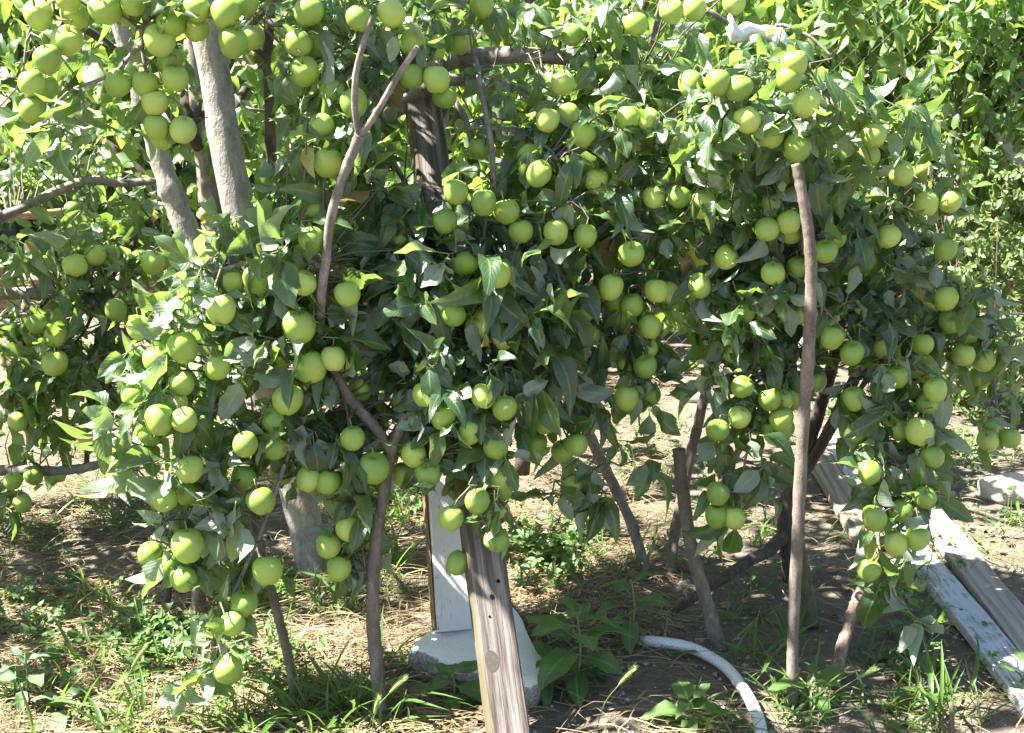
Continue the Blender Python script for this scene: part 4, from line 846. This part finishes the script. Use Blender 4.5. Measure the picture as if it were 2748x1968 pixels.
# unseen foliage added above and left of the view to shade ground and leaves
def crown(tr, n, box, L, check=True, k=(4, 7)):
    (x0, x1), (y0, y1), (z0, z1) = box
    for _ in range(n):
        p = Vector((random.uniform(x0, x1), random.uniform(y0, y1), random.uniform(z0, z1)))
        q = proj(p)
        ax = Vector((random.gauss(0, 0.7), random.gauss(-0.1, 0.7), random.gauss(0, 0.6))).normalized()
        rosette(tr.f, p, ax, random.randint(*k), L, 0.2, check)
        tr.twig(p - ax * 0.1, p, 0.002)
crown(tA, 170, ((-1.25, -0.42), (2.1, 3.6), (1.9, 2.4)), 0.1, check=False)  # overhead leaves added out of view, box placed to shade the middle
crown(tC, 130, ((-2.25, -1.62), (2.9, 3.9), (1.5, 2.2)), 0.1)  # added leaves past the left edge, shading the ground round the trunk
crown(tC, 230, ((-2.7, -1.65), (2.5, 3.6), (0.6, 1.45)), 0.1)  # low unseen leaves added at the left to shade the front ground
for t_ in (tA, tB, tC): t_.finish(300)

# ------------------------------------------------------------------ background trees
def volume(tr, n, c, r, L, k=(3, 5), droop=0.5, under=0.2, ax0=(0, -0.2, -0.2), keep=None):
    for _ in range(n):
        while True:
            q = Vector((random.uniform(-1, 1), random.uniform(-1, 1), random.uniform(-1, 1)))
            if 0.15 < q.length < 1: break
        p = Vector((c[0] + q.x * r[0], c[1] + q.y * r[1], c[2] + q.z * r[2]))
        if p.z < 0.15 or (keep and not keep(p)): continue
        ax = (Vector(ax0) + rv(0.6)).normalized()
        rosette(tr.f, p, ax, random.randint(*k), L, under, False, droop=droop)
crown_box = None
volume(tD, 190, (0.55, 3.95, 1.45), (0.7, 0.35, 0.55), 0.09, k=(4, 7))
volume(tD, 110, (-0.05, 4.1, 1.25), (0.7, 0.35, 0.6), 0.09, k=(4, 7))
volume(tD, 45, (0.45, 3.9, 0.85), (0.5, 0.3, 0.25), 0.09, k=(4, 6))
tD.finish(300)
def back_tree(name, x, Y, h, r, label, temps, mat, leaf, n, L, cz=None, lean=0.0, k=(4, 7), droop=0.5, nobj=300, group=None, vols=None, trunk_r=0.05):
    tr = Tree(name, Vector((x, Y, 0)), label, temps=temps, mat=mat, leaf=leaf, group=group)
    tr.limb([(x, Y, -0.02), (x + 0.04 + lean * 0.3, Y, h * 0.25), (x + lean * 0.7, Y + 0.03, h * 0.55), (x + lean, Y, h * 0.85)], [trunk_r * 1.3, trunk_r, trunk_r * 0.7, trunk_r * 0.3], M['bark'], "trunk", 9, world=True)
    for a in range(6):
        an = a * 1.05 + random.uniform(-0.3, 0.3); z0 = h * random.uniform(0.25, 0.55)
        tr.limb([(x + lean * 0.6, Y, z0), (x + lean * 0.6 + math.cos(an) * r[0] * 0.45, Y + math.sin(an) * r[1] * 0.45, z0 + 0.28 * h * 0.6), (x + lean + math.cos(an) * r[0] * 0.85, Y + math.sin(an) * r[1] * 0.85, z0 + 0.25 * h)], [trunk_r * 0.5, trunk_r * 0.35, trunk_r * 0.15], M['darkbark'], "branch", 6, world=True, sub=4)
    volume(tr, n, (x + lean, Y, cz or h * 0.62), (r[0], r[1], r[2]), L, k, droop)
    for vn, vc, vr in (vols or ()): volume(tr, vn, vc, vr, L, k, droop)
    tr.finish(nobj); return tr
back_tree("apple_tree", -1.35, 5.3, 2.3, (0.95, 0.7, 0.85), "leafy apple tree in the background behind the left edge branches", FAR_T, M['leaf_bg'], "apple_leaf_far", 330, 0.095, cz=1.45, trunk_r=0.06)
back_tree("apple_tree", -0.35, 5.9, 2.4, (0.9, 0.6, 0.85), "background apple tree seen between the grey trunk and the prop", FAR_T, M['leaf_bg'], "apple_leaf_far", 270, 0.095, cz=1.55, trunk_r=0.05)
back_tree("apple_tree", 0.75, 6.2, 2.4, (0.9, 0.6, 0.8), "background apple tree behind the middle, left of the wire fence's peach tree", FAR_T, M['leaf_bg'], "apple_leaf_far", 240, 0.095, cz=1.6, trunk_r=0.05)
back_tree("peach_tree", 1.45, 5.7, 2.6, (0.85, 0.55, 0.85), "bright peach tree with narrow drooping leaves behind the sunlit right crown", PEACH_T, M['peach'], "peach_leaf", 460, 0.15, cz=1.65, k=(5, 8), droop=0.9)
back_tree("peach_tree", 3.05, 5.9, 2.7, (0.85, 0.6, 1.1), "peach tree with narrow drooping leaves in the upper right corner", PEACH_T, M['peach'], "peach_leaf", 520, 0.15, cz=1.5, vols=[(620, (2.35, 5.55, 1.25), (0.8, 0.35, 0.9)), (420, (1.75, 5.45, 1.6), (0.8, 0.3, 0.6))], k=(5, 8), droop=0.9)
back_tree("apple_tree", 1.83, 4.97, 1.9, (0.24, 0.2, 0.55), "slim dark leaved sapling before the fence at the upper right", FAR_T, M['leaf_bg'], "apple_leaf_far", 170, 0.07, cz=1.4, trunk_r=0.009, nobj=150)
sh = Tree("shrub", Vector((1.98, 4.75, 0)), "pale fine leaved shrub at the right edge below the peach tree", "shrub", SMALL_T, M['shrub'], "shrub_leaf")
for a in range(9):
    an = a * 0.7; sh.limb([(1.98, 4.75, 0), (1.98 + 0.2 * math.cos(an), 4.75 + 0.2 * math.sin(an), 0.4), (1.98 + 0.38 * math.cos(an), 4.75 + 0.36 * math.sin(an), 0.85)], [0.006, 0.004, 0.002], M['stake'], "stem", 5, world=True, sub=4)
volume(sh, 560, (1.98, 4.75, 0.55), (0.36, 0.22, 0.6), 0.04, k=(6, 10), droop=0.3)
sh.finish(300)
# far trees that close the view
ft = Foliage("far_leaf", FAR_T, M['leaf_bg'])
for _ in range(5200):
    x = random.uniform(-7.5, 8.5); y = random.uniform(8.0, 10.5); z = random.uniform(0.1, 4.2) ** 1.0
    p = Vector((x, y, z)); ax = (Vector((0, -0.2, -0.2)) + rv(0.6)).normalized()
    rosette(ft, p, ax, 4, 0.24, 0.2, False)
far_root = Tree("distant_trees", Vector((0, 9, 0)), "dense wall of green trees closing the view far behind", "trees")
far_root.f = ft
for i in range(14):
    x = -7 + i * 1.1; far_root.limb([(x, 9.2, -0.05), (x + 0.1, 9.2, 1.6), (x, 9.3, 3.6)], [0.09, 0.07, 0.03], M['darkbark'], "trunk", 7, world=True)
far_root.root["kind"] = "stuff"
far_root.finish(0)

# wire fence
fr = empty("wire_fence", (1.6, 5.0, 0), "rusty chain link fence in front of the peach trees at the right", "fence")
V, Fc = [], []
fx0, fx1, fz1 = 0.2, 3.4, 1.75; st = 0.075
k = fx0 - fz1
def fy(x): return 5.05 - 0.12 * (x - 1.6)
while k < fx1:
    for sgn in (1, -1):
        a0, a1 = (k, k + fz1) if sgn > 0 else (k + fz1, k)
        z0, z1 = 0.03, 0.03 + fz1; p0 = Vector((a0, fy(a0) + sgn * 0.0015, z0)); p1 = Vector((a1, fy(a1) + sgn * 0.0015, z1))
        ts = sorted([(c - a0) / (a1 - a0) for c in (fx0, fx1)]); t0, t1 = max(0, ts[0]), min(1, ts[1])
        if t1 - t0 > 0.02:
            v, f = tube([p0.lerp(p1, t0), p0.lerp(p1, t1)], 0.0010, 0.0010, 4, cap=False, off=len(V)); V += v; Fc += f
    k += st
o = link("wire_mesh", mesh("wire_mesh", V, Fc, M['wire']), fr); o["kind"] = "stuff"
for x in (0.25, 3.35):
    v, f = tube([Vector((x, fy(x) + 0.03, -0.05)), Vector((x, fy(x) + 0.03, 1.85))], 0.02, 0.02, 10); link("fence_post", mesh("fence_post", v, f, M['greypole']), fr)
v, f = tube([Vector((fx0, fy(fx0), fz1 + 0.03)), Vector((fx1, fy(fx1), fz1 + 0.03))], 0.003, 0.003, 5); link("top_wire", mesh("top_wire", v, f, M['wire']), fr)
# leaning grey pole and pink cloth far right
v, f = tube([P(2640, 290, 5.3), P(2680, 345, 5.3), P(2760, 460, 5.25), P(2900, 640, 5.2)], [0.028, 0.036, 0.042, 0.046], seg=10, rough=0.1)
tag(link("leaning_pole", mesh("leaning_pole", v, f, M['greypole'])), "pale grey leaning pole at the right edge behind the fence", "pole")
# timber edging in the back
te = empty("timber_edging", (0, 6.7, 0), "low brown board edging along the back of the plot", "edging")
x = -3.4; i = 0
while x < 2.2:
    L = random.uniform(0.9, 1.3); o, mw = beam("board", Vector((x, 6.7 + random.uniform(-.01, .01), 0.12)), Vector((x + L - 0.02, 6.7, 0.12)), 0.19, 0.03, math.radians(90), M['edging'], nz=6, seed=i); 
    o.parent = te; o.matrix_parent_inverse = Matrix.Translation(-te.location); x += L; i += 1
for x in (-2.9, -1.6, -0.4, 0.9, 2.0):
    o, mw = beam("edging_peg", Vector((x, 6.74, -0.05)), Vector((x, 6.74, 0.28)), 0.05, 0.04, 0, M['edging'], nz=4, seed=x); o.parent = te; o.matrix_parent_inverse = Matrix.Translation(-te.location)
o, mw = beam("rail", P(-60, 590, 4.9), P(190, 568, 4.9), 0.03, 0.05, 0, M['rawpine'], nz=8, seed=4); tag(o, "yellowish wooden rail at the left edge behind the leaves", "rail")
# white rag on the branch
rp = [(1955, 62), (1975, 92), (2010, 78), (2050, 84), (2085, 98), (2110, 118)]; V = []; Fc = []
rows = 15; path = catmull([P(x, y, 2.93) for x, y in rp], 5)
for i, p in enumerate(path):
    w = 0.012 + 0.004 * math.sin(i * 0.35) + (0.006 if i < 5 else 0)
    for j in range(rows):
        a = (j / (rows - 1) * 2 - 1) * 2.7; f = 1 + 0.26 * math.sin(j * 2.1 + i * 0.22) + 0.18 * math.sin(j * 3.7 - i * 0.35) + 0.2 * math.sin(i * 0.9)
        V.append(p + Vector((0, -math.cos(a) * w * 0.8 * f, math.sin(a) * w * f)))
for i in range(len(path) - 1):
    for j in range(rows - 1): a = i * rows + j; Fc.append((a, a + 1, a + rows + 1, a + rows))
rag = link("rag", mesh("rag", V, Fc, M['rag'])); tag(rag, "white cloth rag tied round a branch at the top right", "rag")
sm = rag.modifiers.new("thick", 'SOLIDIFY'); sm.thickness = 0.003

# ------------------------------------------------------------------ ground cover
def in_dirt(px, py):            # bare soil patch right of the prop
    return px > 1480 + 0.0 * py and py > 1250
straw = []; sk = []
V = []; Fc = []; At = []
def ribbon(p, d, L, w, bend, lift, arch):
    s = Vector((-d.y, d.x, 0)); n = 4; o = len(V); rr = random.random()
    for i in range(n + 1):
        t_ = i / n; c = p + d * (L * (t_ - 0.5)) + s * (bend * (t_ - 0.5) ** 2 * L) + Vector((0, 0, lift + arch * (1 - (2 * t_ - 1) ** 2)))
        ww = w * (1 - 0.6 * t_); V.append(c - s * ww * 0.5); V.append(c + s * ww * 0.5 + Vector((0, 0, ww * 0.4))); At.extend((rr, rr))
    for i in range(n): a = o + 2 * i; Fc.append((a, a + 1, a + 3, a + 2))
cnt = 0
while cnt < 12500:
    px, py = random.uniform(-80, 2800), random.uniform(1010, 2050)
    g = G(px, py); dn = 0.5 + 0.5 * noise.noise(Vector((g.x * 1.6, g.y * 1.6, 4)))
    if px < 1230: dn *= 1.0 if py > 1300 else 0.5
    elif px < 1800 and py < 1740: dn *= 1.15
    else: dn *= 0.10
    if random.random() > dn * 1.1: continue
    cnt += 1; a = random.gauss(0.3, 1.0)
    ribbon(Vector((g.x, g.y, gz(g.x, g.y))), Vector((math.cos(a), math.sin(a), 0)), random.uniform(0.05, 0.24), random.uniform(0.0014, 0.0034), random.uniform(-1.2, 1.2), random.uniform(0.002, 0.026), random.uniform(-0.004, 0.022))
o = link("straw", mesh("straw", V, Fc, M['straw'], True, None, At)); tag(o, "dry straw mulch lying over the soil", "straw", kind="stuff")
# leaf litter and pebbles
lit = Foliage("litter", SMALL_T, M['litter'])
for _ in range(900):
    px, py = random.uniform(-60, 2800), random.uniform(1000, 2040); g = G(px, py)
    if px > 1300 and random.random() < 0.5: continue
    lit.add(Vector((g.x, g.y, gz(g.x, g.y) + random.uniform(0.003, 0.018))), Vector((random.gauss(0, 1), random.gauss(0, 1), random.gauss(0, 0.2))), UPV + rv(0.4), random.uniform(0.015, 0.05))
class _R: pass
def stuff_root(name, label, cat):
    o = bpy.data.objects.new(name, None); COL.objects.link(o); o.location = (0, 0, 0); return tag(o, label, cat, kind="stuff")
lit.build(stuff_root("leaf_litter", "small dead leaves scattered over the soil", "leaf litter"), 0, restname="dead_leaves")
V, Fc = [], []
for _ in range(1500):
    px, py = random.uniform(1350, 2800), random.uniform(1050, 2040); g = G(px, py); r_ = random.choice((0.002, 0.003, 0.004, 0.0055, 0.009)); o_ = len(V)
    c = Vector((g.x, g.y, gz(g.x, g.y) + r_ * 0.3))
    for q in ((1, 0, 0), (-1, 0, 0), (0, 1, 0), (0, -1, 0), (0, 0, 0.8), (0, 0, -0.8)): V.append(c + Vector(q) * r_ * random.uniform(0.7, 1.3))
    for f in ((0, 2, 4), (2, 1, 4), (1, 3, 4), (3, 0, 4), (2, 0, 5), (1, 2, 5), (3, 1, 5), (0, 3, 5)): Fc.append(tuple(o_ + q for q in f))
tag(link("pebbles", mesh("pebbles", V, Fc, M['pebble'])), "pebbles and crumbs of soil on the bare ground", "pebbles", kind="stuff")
# grass
gr = Foliage("grass", GRASS_T, M['grass'])
def tuft(p, n, L, spread=0.6):
    for _ in range(n):
        a = random.uniform(0, 6.28); d = Vector((math.cos(a) * random.uniform(0.15, 1) * spread, math.sin(a) * random.uniform(0.15, 1) * spread, 1))
        nn = UPV * 1.0 - Vector((d.x, d.y, 0)) * 1.5 + rv(0.25)
        out = Vector((d.x, d.y, 0)); nrm = (UPV * 0.3 - out).normalized() * -1 if False else (UPV * 0.35 - out)
        gr.add(p + Vector((random.gauss(0, 0.012), random.gauss(0, 0.012), -0.005)), d, nrm + rv(0.15), L * random.uniform(0.5, 1.2))
GR = [ # centre x,y, half sizes, tufts, blade length, blades
 (250, 1850, 330, 150, 44, .14, 7), (100, 1600, 200, 180, 26, .12, 7), (420, 1700, 200, 140, 16, .15, 7), (700, 1850, 180, 120, 20, .14, 7), (640, 1960, 420, 40, 40, .15, 8), (950, 1930, 160, 60, 22, .16, 8),
 (200, 1370, 250, 70, 26, .13, 8), (560, 1500, 200, 120, 10, .12, 6), (1000, 1480, 120, 140, 34, .16, 8), (1060, 1340, 100, 80, 20, .13, 8), (1100, 1850, 120, 70, 10, .10, 6), (1480, 1460, 160, 110, 34, .09, 7), (1640, 1560, 160, 70, 20, .12, 7),
 (1700, 1300, 140, 60, 10, .10, 6), (1730, 1130, 140, 60, 16, .09, 8), (2050, 1760, 90, 70, 16, .14, 8), (2400, 1900, 330, 70, 36, .14, 6), (2300, 1960, 350, 40, 16, .14, 6), (2000, 1930, 130, 60, 10, .12, 6), (2300, 1440, 200, 70, 16, .10, 7), (2050, 1450, 140, 120, 12, .11, 6),
 (2480, 1700, 150, 110, 16, .12, 7), (2700, 1400, 90, 130, 24, .10, 8), (2600, 1230, 160, 60, 22, .12, 8), (2620, 1030, 150, 100, 110, .22, 8), (2500, 1000, 120, 60, 30, .18, 8), (2250, 1150, 160, 70, 30, .12, 8), (1850, 880, 120, 30, 40, .2, 8), (1150, 1060, 200, 60, 50, .14, 8), (500, 1200, 300, 80, 30, .12, 8), (1950, 1300, 120, 100, 14, .1, 7), (850, 1560, 70, 18, 16, .09, 7), (700, 1620, 160, 60, 22, .12, 7), (950, 1620, 120, 60, 16, .12, 7), (1340, 1480, 90, 60, 14, .1, 7), (480, 1330, 160, 60, 20, .11, 7), (1560, 1640, 120, 50, 12, .1, 6), (1120, 1800, 90, 20, 10, .09, 6), (1240, 1640, 140, 14, 8, .1, 6), (1100, 900, 900, 40, 150, .18, 8), (2500, 1560, 60, 60, 8, .1, 6), (2360, 1600, 160, 60, 10, .08, 6)]
for cx, cy, rx, ry, n, L, nb in GR:
    for _ in range(int(n * 0.62)):
        g = G(random.gauss(cx, rx * 0.55), max(850, random.gauss(cy, ry * 0.55)))
        if g.y > 9: continue
        tuft(Vector((g.x, g.y, gz(g.x, g.y))), random.randint(3, nb), L * random.uniform(0.7, 1.2))
gr.build(stuff_root("grass", "green grass growing through the straw and bare soil", "grass"), 0, restname="grass_blades")
# low clover-like cover
cvf = Foliage("cover", SMALL_T, M['weed'])
CV = [(1450, 1480, 110, 90, 110, .03), (420, 1740, 120, 90, 140, .03), (130, 1700, 150, 160, 60, .03), (1500, 1530, 90, 60, 50, .03), (2500, 1400, 180, 200, 60, .022), (2450, 1760, 160, 90, 50, .025), (1900, 1400, 140, 120, 40, .02), (1750, 1200, 150, 120, 60, .02), (1150, 1350, 90, 120, 80, .03), (2600, 1250, 150, 80, 60, .02), (700, 1800, 150, 120, 50, .028), (2000, 1600, 120, 80, 24, .018), (560, 1250, 200, 80, 40, .025)]
for cx, cy, rx, ry, n, L in CV:
    for _ in range(n):
        g = G(random.gauss(cx, rx * 0.5), random.gauss(cy, ry * 0.5)); h = random.uniform(0.005, 0.09); p = Vector((g.x, g.y, gz(g.x, g.y) + h))
        rosette(cvf, p, (UPV + rv(0.3)).normalized(), random.randint(5, 8), L * random.uniform(.7, 1.4), 0.1, False)
cvf.build(stuff_root("ground_cover", "low small leaved weeds covering patches of the soil", "ground cover"), 0, restname="small_leaves")

# single weeds
def weed(px, py, h, n, L, label, mat='weed', temps=WEED_T, lean=(0, 0), branches=0, spread=0.8):
    g = on_ground(px, py); root = empty("weed", g, label, "weed", "single weeds")
    topp = g + Vector((lean[0], lean[1], h)); path = catmull([g - Vector((0, 0, 0.01)), g.lerp(topp, 0.5) + Vector((0.01, 0, 0)), topp], 5)
    v, f = tube(path, 0.0038, 0.002, 6); link("stem", mesh("stem", v, f, M['stem']), root)
    fo = Foliage("weed_" + mat, temps, M[mat])
    for k in range(n):
        t_ = (k + 0.5) / n; p = g.lerp(topp, 0.15 + 0.85 * t_); a = k * 2.4 + random.uniform(-.3, .3)
        d = Vector((math.cos(a), math.sin(a), 0.9 * t_ - 0.25 + random.uniform(-.15, .15)))
        fo.add(p, d, UPV + rv(0.15), L * (1.15 - 0.6 * abs(t_ - 0.45)) * random.uniform(0.85, 1.15) * (1 if t_ < 0.8 else 0.7))
    fo.build(root, 300)
weed(1545, 1835, 0.20, 16, 0.115, "large broad leaved weed right of the prop's foot")
weed(1475, 1850, 0.10, 9, 0.07, "small weed between the prop's foot and the large weed")
weed(1210, 1880, 0.09, 11, 0.085, "bushy weed left of the prop's foot")
weed(1690, 1728, 0.17, 9, 0.10, "upright jagged weed at the hose's far end")
weed(1850, 1940, 0.06, 9, 0.085, "flat rosette weed left of the hose's near end")
weed(2180, 1890, 0.07, 7, 0.09, "weed at the foot of the tall brown stake")
weed(60, 1900, 0.13, 10, 0.075, "round leaved greyish weed in the lower left corner", 'sage', lean=(0.02, 0))
weed(180, 1930, 0.06, 6, 0.065, "low greyish weed beside the lower left corner weed", 'sage')
weed(2735, 1880, 0.10, 7, 0.06, "small weed by the white plank at the right edge", 'weed')
weed(1390, 1580, 0.08, 7, 0.045, "seedling with pale round leaves right of the prop", 'sage')
# foxtail grasses
def foxtail(px, py, h, lean, label, tl=0.05):
    g = on_ground(px, py); root = empty("foxtail_grass", g, label, "grass", "foxtail grasses")
    top_ = g + Vector((lean, -0.02, h)); path = catmull([g, g.lerp(top_, 0.5) + Vector((-lean * 0.15, 0, 0.01)), top_], 5)
    v, f = tube(path, 0.0013, 0.001, 5); link("stem", mesh("stem", v, f, M['stem']), root)
    d = (path[-1] - path[-2]).normalized(); V, Fc = tube(catmull([top_ - d * 0.004, top_ + d * tl * 0.5 + Vector((lean * 0.05, 0, 0)), top_ + d * tl + Vector((lean * 0.12, 0, -0.006))], 5), [0.003, 0.0048, 0.0015], seg=7)
    for i in range(150):
        t_ = random.random(); c = top_ + d * tl * t_; r_ = (rv(1) - d * 0).normalized(); r_ = (r_ - d * r_.dot(d)).normalized()
        a = c + r_ * 0.002; b = c + r_ * 0.0095 + d * 0.008; s = d.cross(r_) * 0.0006; o_ = len(V); V += [a - s, a + s, b]; Fc.append((o_, o_ + 1, o_ + 2))
    link("seed_head", mesh("seed_head", V, Fc, M['foxtail']), root)
foxtail(985, 1985, 0.13, 0.06, "foxtail with green seed head before the forked stake's foot", 0.05)
foxtail(1000, 2000, 0.09, 0.01, "shorter foxtail left of the forked stake's foot", 0.05)
foxtail(1600, 1960, 0.13, 0.05, "foxtail seed head under the large weed, right of the prop", 0.055)
foxtail(310, 1960, 0.17, 0.06, "bent foxtail below the lowest hanging left apple", 0.07)
foxtail(2180, 1940, 0.13, 0.09, "foxtail leaning right of the tall stake's foot", 0.045)
foxtail(380, 1960, 0.10, -0.01, "short foxtail at the bottom left", 0.05)
# cut stem at lower right, sticks
for p0, p1, w, lab in [((2560, 1990), (2552, 1885), 13, "thin pale cut stem standing near the lower right corner"), ((2510, 1815), (2502, 1735), 8, "short dry stem right of the dead branch"), ((2528, 1815), (2526, 1745), 7, "thinner dry stem beside the short dry stem")]:
    g = on_ground(*p0); d = P(p1[0], p1[1], g.y + 0.02); v, f = tube([g - Vector((0, 0, .01)), g.lerp(d, 0.5), d], [px_r(g, w), px_r(d, w * 0.9)], seg=7, rough=0.1)
    tag(link("dry_stem", mesh("dry_stem", v, f, M['deadwood'])), lab, "stem")
for pts, w, lab in [([(2278, 1755), (2340, 1775), (2380, 1778)], 6, "dry twig lying right of the dead branch"), ([(2340, 1750), (2360, 1790), (2376, 1810)], 6, "dark twig crossing the dry twig on the soil"), ([(2600, 1445), (2640, 1510), (2700, 1535)], 7, "twig lying right of the grey plank")]:
    path = catmull([on_ground(x, y) + Vector((0, 0, 0.006)) for x, y in pts], 5); v, f = tube(path, px_r(path[0], w), px_r(path[-1], w * 0.6), 6, 0.2)
    tag(link("twig", mesh("twig", v, f, M['deadwood'])), lab, "twig")
# pale stone at the right edge
def boulder(px, py, r, label, mat, seed):
    g = on_ground(px, py); V, Fc = [], []; S, R = 20, 12
    for i in range(R + 1):
        a = math.pi * i / R
        for j in range(S):
            b = 2 * math.pi * j / S; d = Vector((math.sin(a) * math.cos(b), math.sin(a) * math.sin(b), math.cos(a)))
            k = 1 + 0.25 * noise.noise(d * 1.5 + Vector((seed, 0, 0))) + 0.08 * noise.noise(d * 5 + Vector((seed, 0, 0))); V.append((d.x * r[0] * k, d.y * r[1] * k, d.z * r[2] * k + r[2] * 0.6))
    for i in range(R):
        for j in range(S): a = i * S + j; b = i * S + (j + 1) % S; Fc.append((a, a + S, b + S, b))
    o = link("stone", mesh("stone", V, Fc, mat)); o.location = g; tag(o, label, "stone")
boulder(2720, 1330, (0.13, 0.09, 0.05), "flat pale stone at the right edge beyond the planks", M['stone'], 1)
boulder(1872, 1075, (0.06, 0.05, 0.04), "small brown stone behind the leaning pole", M['stone'], 5)
boulder(1975, 1940, (0.012, 0.010, 0.008), "tiny white stone left of the hose's near end", M['pebble'], 7)
